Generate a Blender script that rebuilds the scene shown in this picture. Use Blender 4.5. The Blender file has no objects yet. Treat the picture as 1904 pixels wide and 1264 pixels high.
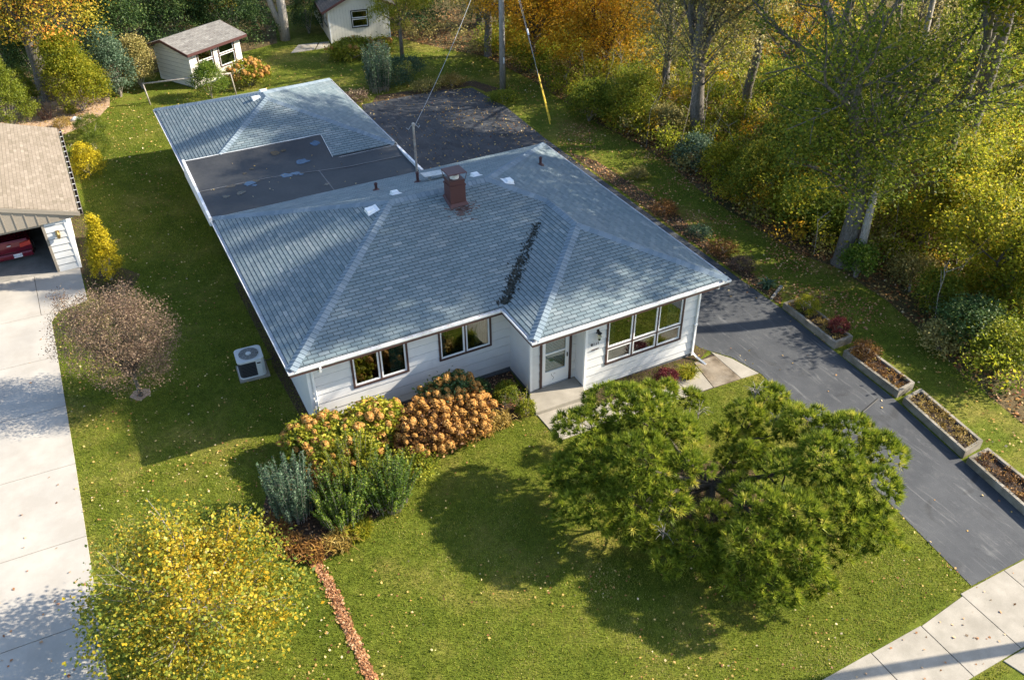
import bpy, bmesh, math, random
import numpy as np
from mathutils import Vector, Matrix

# ------------------------------------------------------------------ camera, light, exposure
scene = bpy.context.scene
COL = scene.collection
CAM = Vector((-3.3189, -20.8065, 18.7584))
YAW, PITCH, ROLL = 0.4745, 0.6305, -0.0112
_f = Vector((math.sin(YAW)*math.cos(PITCH), math.cos(YAW)*math.cos(PITCH), -math.sin(PITCH)))
_r = Vector((math.cos(YAW), -math.sin(YAW), 0.0))
_u = _r.cross(_f)
_r2 = _r*math.cos(ROLL) + _u*math.sin(ROLL)
_u2 = -_r*math.sin(ROLL) + _u*math.cos(ROLL)
cd = bpy.data.cameras.new('camera'); cam = bpy.data.objects.new('camera', cd); COL.objects.link(cam)
cam.matrix_world = Matrix(((_r2.x, _u2.x, -_f.x, CAM.x), (_r2.y, _u2.y, -_f.y, CAM.y), (_r2.z, _u2.z, -_f.z, CAM.z), (0, 0, 0, 1)))
cd.sensor_width = 36.0; cd.lens = 1619.43/1904*36.0; cd.clip_start = 0.1; cd.clip_end = 1200.0
scene.camera = cam

SUN_EL, SUN_AZ = math.radians(30.5), math.radians(107.0)      # azimuth clockwise from +Y
sd = bpy.data.lights.new('sun', 'SUN'); sd.energy = 5.0; sd.angle = math.radians(0.55); sd.color = (1.0, 0.90, 0.74)
sun = bpy.data.objects.new('sun', sd); COL.objects.link(sun)
to_sun = Vector((math.sin(SUN_AZ)*math.cos(SUN_EL), math.cos(SUN_AZ)*math.cos(SUN_EL), math.sin(SUN_EL)))
sun.rotation_euler = to_sun.to_track_quat('Z', 'Y').to_euler()
w = bpy.data.worlds.new('World'); scene.world = w; w.use_nodes = True
nt = w.node_tree
sky = nt.nodes.new('ShaderNodeTexSky'); sky.sky_type = 'NISHITA'; sky.sun_disc = False
sky.sun_elevation = SUN_EL; sky.sun_rotation = SUN_AZ; sky.air_density = 1.0; sky.dust_density = 1.0; sky.ozone_density = 1.5
bg = nt.nodes['Background']; bg.inputs[1].default_value = 0.135
nt.links.new(sky.outputs[0], bg.inputs[0])
scene.view_settings.view_transform = 'Standard'; scene.view_settings.look = 'None'
scene.view_settings.exposure = 1.32; scene.view_settings.gamma = 1.0; scene.view_settings.use_curve_mapping = False
scene.cycles.max_bounces = 6; scene.cycles.transparent_max_bounces = 8

# ------------------------------------------------------------------ helpers
RNG = np.random.default_rng(7)
random.seed(5)
GX, GY = -0.03, 0.015
def zg(x, y):
    x = min(max(x, -60.0), 90.0); y = min(max(y, -50.0), 90.0)
    return GX*(x-.6)+GY*(y-.67)
def zgn(x, y):
    return GX*(np.clip(x, -60, 90)-.6)+GY*(np.clip(y, -50, 90)-.67)
GN = Vector((-GX, -GY, 1.0)).normalized()

def tag(o, label=None, cat=None, group=None, kind=None):
    if label: o['label'] = label
    if cat: o['category'] = cat
    if group: o['group'] = group
    if kind: o['kind'] = kind
    return o
def empty(name, loc=(0, 0, 0), rz=0.0, label=None, cat=None, group=None, kind=None):
    o = bpy.data.objects.new(name, None); COL.objects.link(o)
    o.location = loc; o.rotation_euler = (0, 0, rz); o.empty_display_size = 0.3
    return tag(o, label, cat, group, kind)
def link(name, me, parent=None):
    o = bpy.data.objects.new(name, me); COL.objects.link(o); o.parent = parent
    return o

class MB:
    """collects faces for ONE mesh object"""
    def __init__(s): s.v = []; s.f = []; s.m = []; s.t = []; s.cur = 0; s.tone = 0.5
    def face(s, pts):
        b = len(s.v); s.v += [tuple(p) for p in pts]; s.f.append(tuple(range(b, b+len(pts)))); s.m.append(s.cur); s.t.append(s.tone)
    def faces(s, pts, fs):
        b = len(s.v); s.v += [tuple(p) for p in pts]
        for f in fs: s.f.append(tuple(b+i for i in f)); s.m.append(s.cur); s.t.append(s.tone)
    def box(s, x0, x1, y0, y1, z0, z1):
        if x0 > x1: x0, x1 = x1, x0
        if y0 > y1: y0, y1 = y1, y0
        if z0 > z1: z0, z1 = z1, z0
        s.faces([(x0,y0,z0),(x1,y0,z0),(x1,y1,z0),(x0,y1,z0),(x0,y0,z1),(x1,y0,z1),(x1,y1,z1),(x0,y1,z1)],
                [(0,3,2,1),(4,5,6,7),(0,1,5,4),(1,2,6,5),(2,3,7,6),(3,0,4,7)])
    def hexa(s, a, b):
        """a: four bottom points, b: four top points"""
        s.faces(list(a)+list(b), [(0,3,2,1),(4,5,6,7),(0,1,5,4),(1,2,6,5),(2,3,7,6),(3,0,4,7)])
    def prism(s, poly, z0, z1):
        n = len(poly)
        fz = lambda p, z: z(p[0], p[1]) if callable(z) else z
        s.faces([(p[0], p[1], fz(p, z0)) for p in poly]+[(p[0], p[1], fz(p, z1)) for p in poly],
                [tuple(range(n-1, -1, -1)), tuple(range(n, 2*n))]+[(i, (i+1) % n, n+(i+1) % n, n+i) for i in range(n)])
    def tube(s, path, radii, seg=8, cap=True):
        path = [Vector(p) for p in path]
        if not hasattr(radii, '__len__'): radii = [radii]*len(path)
        ring = []; pts = []
        ref = None
        for i, p in enumerate(path):
            d = (path[min(i+1, len(path)-1)]-path[max(i-1, 0)])
            d = d.normalized() if d.length > 1e-9 else Vector((0, 0, 1))
            if ref is None:
                ref = d.orthogonal().normalized()
            a = (ref - d*ref.dot(d))
            a = a.normalized() if a.length > 1e-6 else d.orthogonal().normalized()
            ref = a; b = d.cross(a)
            for k in range(seg):
                t = 2*math.pi*k/seg
                pts.append(p+(a*math.cos(t)+b*math.sin(t))*radii[i])
        fs = []
        for i in range(len(path)-1):
            for k in range(seg):
                k2 = (k+1) % seg
                fs.append((i*seg+k, i*seg+k2, (i+1)*seg+k2, (i+1)*seg+k))
        if cap:
            fs.append(tuple(range(seg-1, -1, -1))); n = (len(path)-1)*seg; fs.append(tuple(range(n, n+seg)))
        s.faces(pts, fs)
    def lathe(s, c, prof, seg=16):
        pts = []; fs = []
        for r, z in prof:
            for k in range(seg):
                t = 2*math.pi*k/seg; pts.append((c[0]+r*math.cos(t), c[1]+r*math.sin(t), c[2]+z))
        for i in range(len(prof)-1):
            for k in range(seg):
                k2 = (k+1) % seg; fs.append((i*seg+k, i*seg+k2, (i+1)*seg+k2, (i+1)*seg+k))
        s.faces(pts, fs)
    def build(s, name, mats, parent=None, smooth=False, bevel=0, origin=None):
        if not isinstance(mats, (list, tuple)): mats = [mats]
        me = bpy.data.meshes.new(name)
        v = s.v
        if origin is not None: v = [(p[0]-origin[0], p[1]-origin[1], p[2]-origin[2]) for p in v]
        me.from_pydata(v, [], s.f)
        for m in mats: me.materials.append(m)
        if len(mats) > 1: me.polygons.foreach_set('material_index', s.m)
        at = me.attributes.new('tone', 'FLOAT', 'FACE'); at.data.foreach_set('value', np.array(s.t, 'f'))
        if smooth: me.polygons.foreach_set('use_smooth', [True]*len(me.polygons))
        me.update()
        o = link(name, me, parent)
        if origin is not None: o.location = origin
        if bevel:
            b = o.modifiers.new('bevel', 'BEVEL'); b.width = bevel; b.segments = 2; b.limit_method = 'ANGLE'
        return o

def np_mesh(name, V, F, mat, tone=None, smooth=False):
    """V (n,3); F (m,k) all faces with k corners"""
    me = bpy.data.meshes.new(name)
    V = np.ascontiguousarray(V, 'f'); F = np.ascontiguousarray(F, 'i'); m, k = F.shape
    me.vertices.add(len(V)); me.vertices.foreach_set('co', V.ravel())
    me.loops.add(m*k); me.loops.foreach_set('vertex_index', F.ravel())
    me.polygons.add(m); me.polygons.foreach_set('loop_start', np.arange(0, m*k, k, dtype='i'))
    try: me.polygons.foreach_set('loop_total', np.full(m, k, 'i'))
    except Exception: pass
    if tone is not None:
        at = me.attributes.new('tone', 'FLOAT', 'FACE'); at.data.foreach_set('value', np.ascontiguousarray(tone, 'f'))
    me.materials.append(mat)
    if smooth: me.polygons.foreach_set('use_smooth', np.ones(m, bool))
    me.update(calc_edges=True)
    return me

# ------------------------------------------------------------------ materials
def new_mat(name):
    m = bpy.data.materials.new(name); m.use_nodes = True
    return m, m.node_tree, m.node_tree.nodes['Principled BSDF']
def ramp(t, stops):
    r = t.nodes.new('ShaderNodeValToRGB'); e = r.color_ramp.elements
    e[0].position, e[0].color = stops[0][0], (*stops[0][1], 1); e[1].position, e[1].color = stops[-1][0], (*stops[-1][1], 1)
    for p, c in stops[1:-1]: q = e.new(p); q.color = (*c, 1)
    return r
def noise(t, scale, detail=4, rough=.6, vec=None, dist=0):
    n = t.nodes.new('ShaderNodeTexNoise'); n.inputs['Scale'].default_value = scale; n.inputs['Detail'].default_value = detail
    n.inputs['Roughness'].default_value = rough; n.inputs['Distortion'].default_value = dist
    if vec is not None: t.links.new(vec, n.inputs['Vector'])
    return n
def pos(t, sc=None):
    g = t.nodes.new('ShaderNodeNewGeometry')
    if sc is None: return g.outputs['Position']
    mp = t.nodes.new('ShaderNodeMapping'); mp.inputs['Scale'].default_value = sc; t.links.new(g.outputs['Position'], mp.inputs['Vector'])
    return mp.outputs[0]
def mix(t, fac, a, b, mode='MIX'):
    m = t.nodes.new('ShaderNodeMix'); m.data_type = 'RGBA'; m.blend_type = mode
    for s_, v in ((0, fac), (6, a), (7, b)):
        if isinstance(v, (int, float)): m.inputs[s_].default_value = v
        elif isinstance(v, tuple): m.inputs[s_].default_value = (*v, 1)
        else: t.links.new(v, m.inputs[s_])
    return m.outputs[2]
def bump(t, p, h, strength=.3, dist=.02):
    b = t.nodes.new('ShaderNodeBump'); b.inputs['Strength'].default_value = strength; b.inputs['Distance'].default_value = dist
    t.links.new(h, b.inputs['Height']); t.links.new(b.outputs[0], p.inputs['Normal'])
def noisy(name, c1, c2, scale=3, rough=.8, c3=None, scale3=.4, amt3=.5, bs=.3, bd=.01, bscale=60, fine=.25, lo=.35, hi=.65, spec=.3, metal=0, sc=None):
    """two tones by noise, optionally a third large-scale patch tone, fine grain and bump"""
    m, t, p = new_mat(name)
    v = pos(t, sc)
    n = noise(t, scale, 5, .6, v); r = ramp(t, [(lo, c1), (hi, c2)]); t.links.new(n.outputs[0], r.inputs[0]); col = r.outputs[0]
    if c3 is not None:
        n3 = noise(t, scale3, 4, .6, v); r3 = ramp(t, [(.45, (0, 0, 0)), (.68, (amt3,)*3)]); t.links.new(n3.outputs[0], r3.inputs[0])
        col = mix(t, r3.outputs[0], col, c3)
    nf = noise(t, bscale, 3, .7, v)
    rf = ramp(t, [(.3, (1-fine,)*3), (.7, (1+fine*.6,)*3)]); t.links.new(nf.outputs[0], rf.inputs[0])
    col = mix(t, 1.0, col, rf.outputs[0], 'MULTIPLY')
    t.links.new(col, p.inputs['Base Color']); p.inputs['Roughness'].default_value = rough
    p.inputs['Specular IOR Level'].default_value = spec; p.inputs['Metallic'].default_value = metal
    if bs: bump(t, p, nf.outputs[0], bs, bd)
    return m
def leafmat(name, stops, trans=.35, rough=.55, lf=0, lfc=(.5, .5, .5)):
    """leaf colour by the face's own tone"""
    m, t, p = new_mat(name)
    a = t.nodes.new('ShaderNodeAttribute'); a.attribute_name = 'tone'
    r = ramp(t, stops); t.links.new(a.outputs['Fac'], r.inputs[0]); col = r.outputs[0]
    t.links.new(col, p.inputs['Base Color']); p.inputs['Roughness'].default_value = rough; p.inputs['Specular IOR Level'].default_value = .25
    tr = t.nodes.new('ShaderNodeBsdfTranslucent'); t.links.new(col, tr.inputs['Color'])
    ms = t.nodes.new('ShaderNodeMixShader'); ms.inputs[0].default_value = trans
    t.links.new(p.outputs[0], ms.inputs[1]); t.links.new(tr.outputs[0], ms.inputs[2])
    t.links.new(ms.outputs[0], t.nodes['Material Output'].inputs[0])
    return m
def tonemat(name, stops, rough=.8, grain=.2, gscale=120, bs=.3, spec=.3, big=None):
    m, t, p = new_mat(name)
    a = t.nodes.new('ShaderNodeAttribute'); a.attribute_name = 'tone'
    r = ramp(t, stops); t.links.new(a.outputs['Fac'], r.inputs[0]); col = r.outputs[0]
    v = pos(t)
    n = noise(t, gscale, 3, .7, v); rf = ramp(t, [(.3, (1-grain,)*3), (.7, (1+grain,)*3)]); t.links.new(n.outputs[0], rf.inputs[0])
    col = mix(t, 1.0, col, rf.outputs[0], 'MULTIPLY')
    if big:
        nb = noise(t, big[0], 4, .6, v); rb = ramp(t, [(.4, (0, 0, 0)), (.7, (big[2],)*3)]); t.links.new(nb.outputs[0], rb.inputs[0])
        col = mix(t, rb.outputs[0], col, big[1])
    t.links.new(col, p.inputs['Base Color']); p.inputs['Roughness'].default_value = rough; p.inputs['Specular IOR Level'].default_value = spec
    if bs: bump(t, p, n.outputs[0], bs, .004)
    return m

M = {}
def lawn_mat():
    m, t, p = new_mat('lawn')
    v = pos(t)
    n1 = noise(t, .35, 5, .65, v); r1 = ramp(t, [(.3, (.085, .125, .015)), (.5, (.13, .165, .022)), (.66, (.24, .22, .055))]); t.links.new(n1.outputs[0], r1.inputs[0])
    n2 = noise(t, 5, 5, .7, v); r2 = ramp(t, [(.3, (.6, .6, .6)), (.72, (1.3, 1.25, 1.2))]); t.links.new(n2.outputs[0], r2.inputs[0])
    n3 = noise(t, 45, 3, .8, v); r3 = ramp(t, [(.32, (.45, .45, .45)), (.68, (1.45, 1.4, 1.3))]); t.links.new(n3.outputs[0], r3.inputs[0])
    c = mix(t, 1, r1.outputs[0], r2.outputs[0], 'MULTIPLY'); c = mix(t, 1, c, r3.outputs[0], 'MULTIPLY')
    t.links.new(c, p.inputs['Base Color']); p.inputs['Roughness'].default_value = .95; p.inputs['Specular IOR Level'].default_value = .1
    bump(t, p, n3.outputs[0], .9, .04)
    return m
M['lawn'] = lawn_mat()
M['grass'] = leafmat('grass_blade', [(0, (.07, .11, .012)), (.4, (.185, .235, .022)), (.75, (.34, .34, .05)), (1, (.55, .46, .19))], .4)
M['litter'] = noisy('leaf_litter', (.07, .05, .022), (.19, .13, .055), 7, .95, (.045, .060, .014), .5, .8, .9, .05, 28, .6)
M['mulch'] = noisy('mulch', (.045, .026, .016), (.13, .08, .05), 16, .95, bs=.9, bd=.03, bscale=50, fine=.6)
M['chips'] = noisy('wood_chips', (.30, .19, .12), (.55, .40, .27), 22, .95, bs=.9, bd=.02, bscale=60, fine=.5)
M['soil'] = noisy('soil', (.03, .02, .014), (.075, .052, .036), 12, .95, bs=.9, bd=.03, bscale=60, fine=.6)
M['concrete'] = noisy('pale_concrete', (.36, .33, .285), (.43, .40, .35), 1.2, .85, (.32, .30, .27), .5, .5, .25, .003, 140, .12)
M['walk'] = noisy('walk_concrete', (.28, .255, .21), (.37, .335, .28), 1.8, .88, (.24, .215, .175), .8, .6, .4, .004, 110, .22)
M['damp'] = noisy('stained_concrete', (.10, .075, .05), (.26, .21, .15), 2.2, .9, (.34, .30, .24), .9, .6, .4, .004, 110, .3)
M['planter'] = noisy('planter_concrete', (.22, .195, .15), (.34, .305, .25), 3, .9, (.12, .10, .07), 1.6, .8, .5, .006, 70, .3)
def asphalt_mat(name, streak):
    m, t, p = new_mat(name)
    v = pos(t)
    n1 = noise(t, .6, 5, .65, v); r1 = ramp(t, [(.35, (.030, .034, .041)), (.7, (.060, .064, .070))]); t.links.new(n1.outputs[0], r1.inputs[0])
    col = r1.outputs[0]
    v2 = pos(t, (5.0, .55, 1)); n2 = noise(t, 1.4, 6, .7, v2, .6); r2 = ramp(t, [(.56, (0, 0, 0)), (.72, (streak,)*3)]); t.links.new(n2.outputs[0], r2.inputs[0])
    col = mix(t, r2.outputs[0], col, (.19, .19, .185))
    n4 = noise(t, 2.6, 5, .7, v); r4 = ramp(t, [(.55, (0, 0, 0)), (.75, (.45,)*3)]); t.links.new(n4.outputs[0], r4.inputs[0]); col = mix(t, r4.outputs[0], col, (.105, .105, .103))
    n5 = noise(t, .9, 3, .5, v, 1.2); r5 = ramp(t, [(.30, (.62,)*3), (.42, (1, 1, 1))]); t.links.new(n5.outputs[0], r5.inputs[0]); col = mix(t, 1, col, r5.outputs[0], 'MULTIPLY')
    n3 = noise(t, 130, 3, .8, v); r3 = ramp(t, [(.3, (.6,)*3), (.7, (1.4,)*3)]); t.links.new(n3.outputs[0], r3.inputs[0])
    col = mix(t, 1, col, r3.outputs[0], 'MULTIPLY')
    t.links.new(col, p.inputs['Base Color']); p.inputs['Roughness'].default_value = .8
    bump(t, p, n3.outputs[0], .5, .006)
    return m
M['asphalt'] = asphalt_mat('asphalt', .55)
M['crack'] = noisy('crack_filler', (.02, .02, .02), (.035, .034, .032), 6, .6)
def paint(name, c, rough=.45, dirt=.12, dc=(.45, .42, .36), bscale=40):
    return noisy(name, c, tuple(x*.95 for x in c), 4, rough, dc, 1.3, dirt, .08, .002, bscale, .04)
M['white'] = paint('white_siding_paint', (.66, .66, .65))
M['white_trim'] = paint('white_trim', (.82, .82, .81), .4, .05)
M['gutter'] = noisy('white_gutter', (.74, .75, .76), (.66, .67, .68), 9, .4, (.32, .26, .2), 5, .35, .05, .002, 60, .1)
M['lap'] = noisy('painted_lap_shadow', (.10, .11, .12), (.15, .16, .17), 6, .9, bs=0)  # dark core colour paints the shadow line under each siding board
M['brown'] = paint('brown_trim', (.075, .042, .036), .5, .1, (.12, .08, .07))
M['flue'] = paint('brown_metal', (.085, .038, .036), .45, .3, (.09, .04, .035))
M['found'] = noisy('foundation', (.34, .33, .31), (.46, .44, .42), 5, .9)
M['soffit'] = paint('soffit', (.62, .60, .56), .6)
M['darkgap'] = noisy('dark_void', (.012, .012, .012), (.02, .02, .02), 5, .9, bs=0)
M['shingle'] = tonemat('asphalt_shingle', [(0, (.112, .155, .172)), (.5, (.160, .205, .220)), (1, (.25, .285, .290))], .85, .22, 160, .5, .25, (.55, (.15, .17, .18), .35))
M['cap'] = tonemat('ridge_cap_shingle', [(0, (.145, .19, .225)), (1, (.20, .245, .28))], .85, .16, 160, .4, .25)
M['deck'] = noisy('roof_underlay', (.020, .024, .028), (.03, .034, .04), 10, .95)
M['moss'] = noisy('dark_moss', (.016, .020, .016), (.045, .05, .045), 8, .95, bs=.8, bd=.02)
M['rust'] = noisy('rust_stain', (.09, .055, .05), (.15, .10, .09), 9, .9)
def membrane_mat():
    m, t, p = new_mat('roof_membrane')
    v = pos(t); n1 = noise(t, .8, 5, .6, v); r1 = ramp(t, [(.35, (.021, .023, .026)), (.7, (.038, .039, .040))]); t.links.new(n1.outputs[0], r1.inputs[0])
    n2 = noise(t, 9, 4, .7, v); r2 = ramp(t, [(.3, (.8,)*3), (.7, (1.2,)*3)]); t.links.new(n2.outputs[0], r2.inputs[0])
    c = mix(t, 1, r1.outputs[0], r2.outputs[0], 'MULTIPLY'); t.links.new(c, p.inputs['Base Color'])
    p.inputs['Roughness'].default_value = .6; bump(t, p, n2.outputs[0], .15, .01); return m
M['membrane'] = membrane_mat()
M['seam'] = noisy('membrane_seam', (.12, .12, .12), (.17, .165, .16), 12, .6)
def plain(name, c, rough=.4, metal=0, spec=.5):
    return noisy(name, c, tuple(x*.9 for x in c), 8, rough, bs=.05, bd=.001, fine=.05, metal=metal, spec=spec)
M['water'] = plain('puddle_water', (.035, .075, .13), .04, 0, .9)
M['wetleaf'] = plain('wet_leaves', (.07, .05, .02), .25)
M['vent'] = plain('white_roof_vent', (.78, .80, .80), .35)
M['galv'] = noisy('galvanised_metal', (.42, .43, .42), (.55, .56, .55), 10, .45, metal=.6, bs=.05)
M['oldpipe'] = noisy('weathered_pipe', (.30, .26, .22), (.46, .42, .36), 8, .6, (.2, .1, .06), 3, .5)
M['wood'] = noisy('grey_wood', (.22, .205, .185), (.36, .34, .31), 6, .9, (.12, .11, .10), 1.5, .5, .6, .01, 30, .3, sc=(4, 4, .5))
M['wire'] = plain('cable', (.30, .32, .34), .5)
M['darkwire'] = plain('dark_cable', (.07, .07, .07), .5)
M['yellow'] = plain('yellow_plastic', (.75, .50, .02), .4)
M['black'] = plain('black_plastic', (.015, .015, .016), .4)
M['acwhite'] = paint('ac_casing', (.62, .64, .63), .4, .1)
M['acgrille'] = plain('ac_grille', (.10, .11, .12), .4, .3)
M['accoil'] = plain('ac_coil', (.022, .022, .025), .6)
M['carpaint'] = plain('maroon_car_paint', (.16, .006, .022), .15, .2, .8)
M['taillight'] = plain('red_lens', (.55, .03, .015), .12, 0, .8)
M['plate'] = plain('licence_plate', (.75, .78, .80), .4)
M['platetext'] = plain('plate_print', (.05, .08, .30), .5)
M['tyre'] = plain('tyre_rubber', (.02, .02, .02), .8)
M['garagefloor'] = noisy('garage_floor', (.22, .21, .19), (.32, .30, .27), 2, .8)
M['tanboard'] = paint('tan_gable_boards', (.31, .265, .21), .6, .15, (.30, .26, .2))
M['tanshingle'] = tonemat('tan_shingle', [(0, (.20, .165, .12)), (.5, (.255, .21, .16)), (1, (.32, .27, .21))], .9, .18, 140, .4, .2)
M['greyshingle'] = tonemat('grey_shed_shingle', [(0, (.15, .14, .13)), (.5, (.21, .20, .185)), (1, (.29, .28, .26))], .9, .2, 140, .4, .2)
M['darkshingle'] = tonemat('dark_shed_shingle', [(0, (.05, .05, .052)), (.5, (.085, .08, .078)), (1, (.13, .12, .11))], .9, .2, 140, .4, .2)
M['creamwall'] = paint('cream_shed_paint', (.70, .66, .58), .6, .2)
M['brass'] = plain('brass', (.35, .26, .10), .35, .8)
M['stone'] = noisy('pale_stone', (.5, .5, .48), (.7, .7, .68), 6, .8)
M['curtain'] = plain('curtain', (.55, .55, .52), .9)
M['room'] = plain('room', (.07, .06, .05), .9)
M['blind'] = plain('blind', (.66, .68, .67), .5)
def glass_mat(name, refl, tint):
    m, t, p = new_mat(name)
    g = t.nodes.new('ShaderNodeBsdfGlossy'); g.inputs['Roughness'].default_value = .015; g.inputs['Color'].default_value = (.92, .97, 1, 1)
    tr = t.nodes.new('ShaderNodeBsdfTransparent'); tr.inputs['Color'].default_value = (*tint, 1)
    lw = t.nodes.new('ShaderNodeLayerWeight'); lw.inputs[0].default_value = .2
    mr = t.nodes.new('ShaderNodeMapRange'); mr.inputs[3].default_value = refl; mr.inputs[4].default_value = .7
    t.links.new(lw.outputs['Fresnel'], mr.inputs[0])
    ms = t.nodes.new('ShaderNodeMixShader'); t.links.new(mr.outputs[0], ms.inputs[0]); t.links.new(tr.outputs[0], ms.inputs[1]); t.links.new(g.outputs[0], ms.inputs[2])
    t.links.new(ms.outputs[0], t.nodes['Material Output'].inputs[0]); return m
M['glass'] = glass_mat('window_glass', .15, (.42, .50, .46))
M['doorglass'] = glass_mat('door_glass', .07, (.72, .86, .88))
M['innerdoor'] = plain('inner_door', (.16, .24, .26), .6)
M['lampglass'] = glass_mat('lamp_glass', .2, (.8, .8, .75))
def bark_mat(name, c1, c2, c3):
    return noisy(name, c1, c2, 9, .95, c3, 1.3, .5, .9, .03, 26, .4, sc=(3, 3, .6))
M['bark'] = bark_mat('grey_bark', (.10, .085, .07), (.24, .215, .185), (.07, .075, .05))
M['barkpale'] = bark_mat('pale_dead_bark', (.30, .27, .23), (.46, .42, .37), (.22, .2, .17))
M['barkdark'] = bark_mat('dark_bark', (.05, .04, .032), (.12, .10, .08), (.05, .055, .035))
M['twig'] = plain('twig', (.30, .26, .22), .9)
# leaves
M['L_green'] = leafmat('green_leaves', [(0, (.06, .10, .012)), (.5, (.17, .225, .025)), (.85, (.32, .33, .035)), (1, (.46, .36, .04))], .6)
M['L_deep'] = leafmat('deep_green_leaves', [(0, (.022, .050, .014)), (.6, (.060, .115, .030)), (1, (.15, .20, .05))], .25)
M['L_yg'] = leafmat('yellow_green_leaves', [(0, (.10, .14, .012)), (.45, (.30, .32, .026)), (.8, (.52, .45, .04)), (1, (.62, .44, .04))], .6)
M['L_gold'] = leafmat('golden_leaves', [(0, (.20, .16, .014)), (.35, (.46, .30, .022)), (.7, (.66, .38, .025)), (1, (.74, .34, .03))], .55)
M['L_maple'] = leafmat('maple_leaves', [(0, (.14, .16, .014)), (.3, (.36, .32, .03)), (.6, (.66, .48, .05)), (.85, (.78, .42, .06)), (1, (.75, .28, .05))], .4)
M['L_yellow'] = leafmat('yellow_tree_leaves', [(0, (.10, .15, .022)), (.35, (.25, .27, .03)), (.66, (.52, .37, .025)), (.88, (.66, .37, .02)), (1, (.70, .60, .24))], .4)
M['L_purple'] = leafmat('purple_leaves', [(0, (.085, .05, .04)), (.5, (.20, .135, .095)), (.8, (.33, .235, .14)), (1, (.52, .41, .23))], .3)
M['L_blue'] = leafmat('blue_green_leaves', [(0, (.030, .065, .035)), (.6, (.075, .135, .070)), (1, (.20, .27, .17))], .3)
M['L_bright'] = leafmat('bright_green_leaves', [(0, (.035, .075, .008)), (.6, (.10, .17, .016)), (1, (.30, .36, .04))], .35)
M['L_lime'] = leafmat('lime_leaves', [(0, (.10, .14, .012)), (.5, (.26, .28, .02)), (1, (.50, .44, .05))], .4)
M['L_needle'] = leafmat('pine_needles', [(0, (.05, .085, .010)), (.4, (.16, .215, .018)), (.75, (.36, .40, .035)), (1, (.56, .50, .09))], .35)
M['L_thuja'] = leafmat('arborvitae_foliage', [(0, (.045, .075, .006)), (.5, (.13, .17, .012)), (1, (.28, .29, .03))], .3)
M['L_cypgold'] = leafmat('golden_conifer_foliage', [(0, (.12, .13, .006)), (.5, (.42, .34, .012)), (1, (.78, .60, .03))], .3)
M['L_red'] = leafmat('red_leaves', [(0, (.05, .008, .012)), (.6, (.16, .02, .03)), (1, (.34, .09, .05))], .3)
M['L_rust'] = leafmat('rusty_dry_leaves', [(0, (.09, .04, .015)), (.5, (.25, .12, .03)), (.85, (.45, .24, .05)), (1, (.55, .42, .10))], .3)
M['L_straw'] = leafmat('straw_leaves', [(0, (.14, .09, .02)), (.5, (.36, .24, .05)), (1, (.55, .42, .14))], .3)
M['L_bare'] = leafmat('olive_brown_leaves', [(0, (.10, .095, .025)), (.5, (.27, .24, .07)), (1, (.50, .40, .14))], .3)
M['flower'] = leafmat('dried_hydrangea', [(0, (.26, .11, .025)), (.5, (.52, .27, .065)), (1, (.72, .45, .17))], .25, .8)
M['fallen'] = leafmat('fallen_leaf', [(0, (.16, .055, .025)), (.35, (.33, .15, .05)), (.65, (.55, .36, .10)), (.85, (.62, .46, .18)), (1, (.66, .52, .32))], .15)
M['fallen_red'] = leafmat('fallen_red_leaf', [(0, (.16, .06, .03)), (.5, (.42, .19, .075)), (1, (.70, .46, .26))], .15)

# ================================================================== SETTING
def sheet(name, poly, dz, mat, parent=None):
    mb = MB(); mb.face([(x, y, zg(x, y)+dz) for x, y in poly])
    return tag(mb.build(name, mat, parent), kind='structure')
mb = MB()
xs = [-300, -60, 90, 400]; ys = [-300, -50, 90, 450]
for i in range(3):
    for j in range(3):
        mb.face([(x, y, zg(x, y)) for x, y in ((xs[i], ys[j]), (xs[i+1], ys[j]), (xs[i+1], ys[j+1]), (xs[i], ys[j+1]))])
ground = tag(mb.build('ground', M['lawn']), kind='structure')

DRIVE = [(14.54, -13.08), (18.05, -13.1), (18.40, -9.6), (18.80, -6.5), (18.95, -3.4), (19.10, -.4), (19.02, 2.2), (18.85, 10.0), (18.75, 18.2), (18.9, 23.0), (18.42, 26.5), (16.5, 26.9), (11.39, 26.6), (10.0, 20.0), (9.15, 14.0), (8.9, 10.0), (14.15, 10.0), (14.15, .4), (14.6, -1.2), (15.25, -2.1), (15.58, -3.35), (15.15, -7.5)]
sheet('driveway', DRIVE, .012, M['asphalt'])
mb = MB()                                   # raised seam of sealer across the drive
mb.tube([(*p, zg(*p)+.012) for p in ((14.08, -7.36), (15.90, -6.79), (17.15, -6.50), (18.29, -6.18))], .03, 6)
tag(mb.build('driveway_seam', M['crack']), kind='structure')

def slabs(name, rects, mat, base_poly, top=.03, bed=True, dz=.004):
    """rects: quads in plan; each slab is a piece of its own, joints recessed"""
    root = sheet(name, base_poly, dz, M['soil'])
    for k, q in enumerate(rects):
        if isinstance(q[-1], str): mt = M[q[-1]]; q = q[:-1]
        else: mt = mat
        c = (sum(p[0] for p in q)/len(q), sum(p[1] for p in q)/len(q))
        qq = []
        for p in q:
            d = math.hypot(c[0]-p[0], c[1]-p[1]); f = .012/d*1.3
            qq.append((p[0]+(c[0]-p[0])*f, p[1]+(c[1]-p[1])*f))
        m_ = MB(); m_.prism(qq, lambda x, y: zg(x, y)-.05, lambda x, y: zg(x, y)+top)
        m_.build('slab', mt, root, bevel=.006)
    return root
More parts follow.
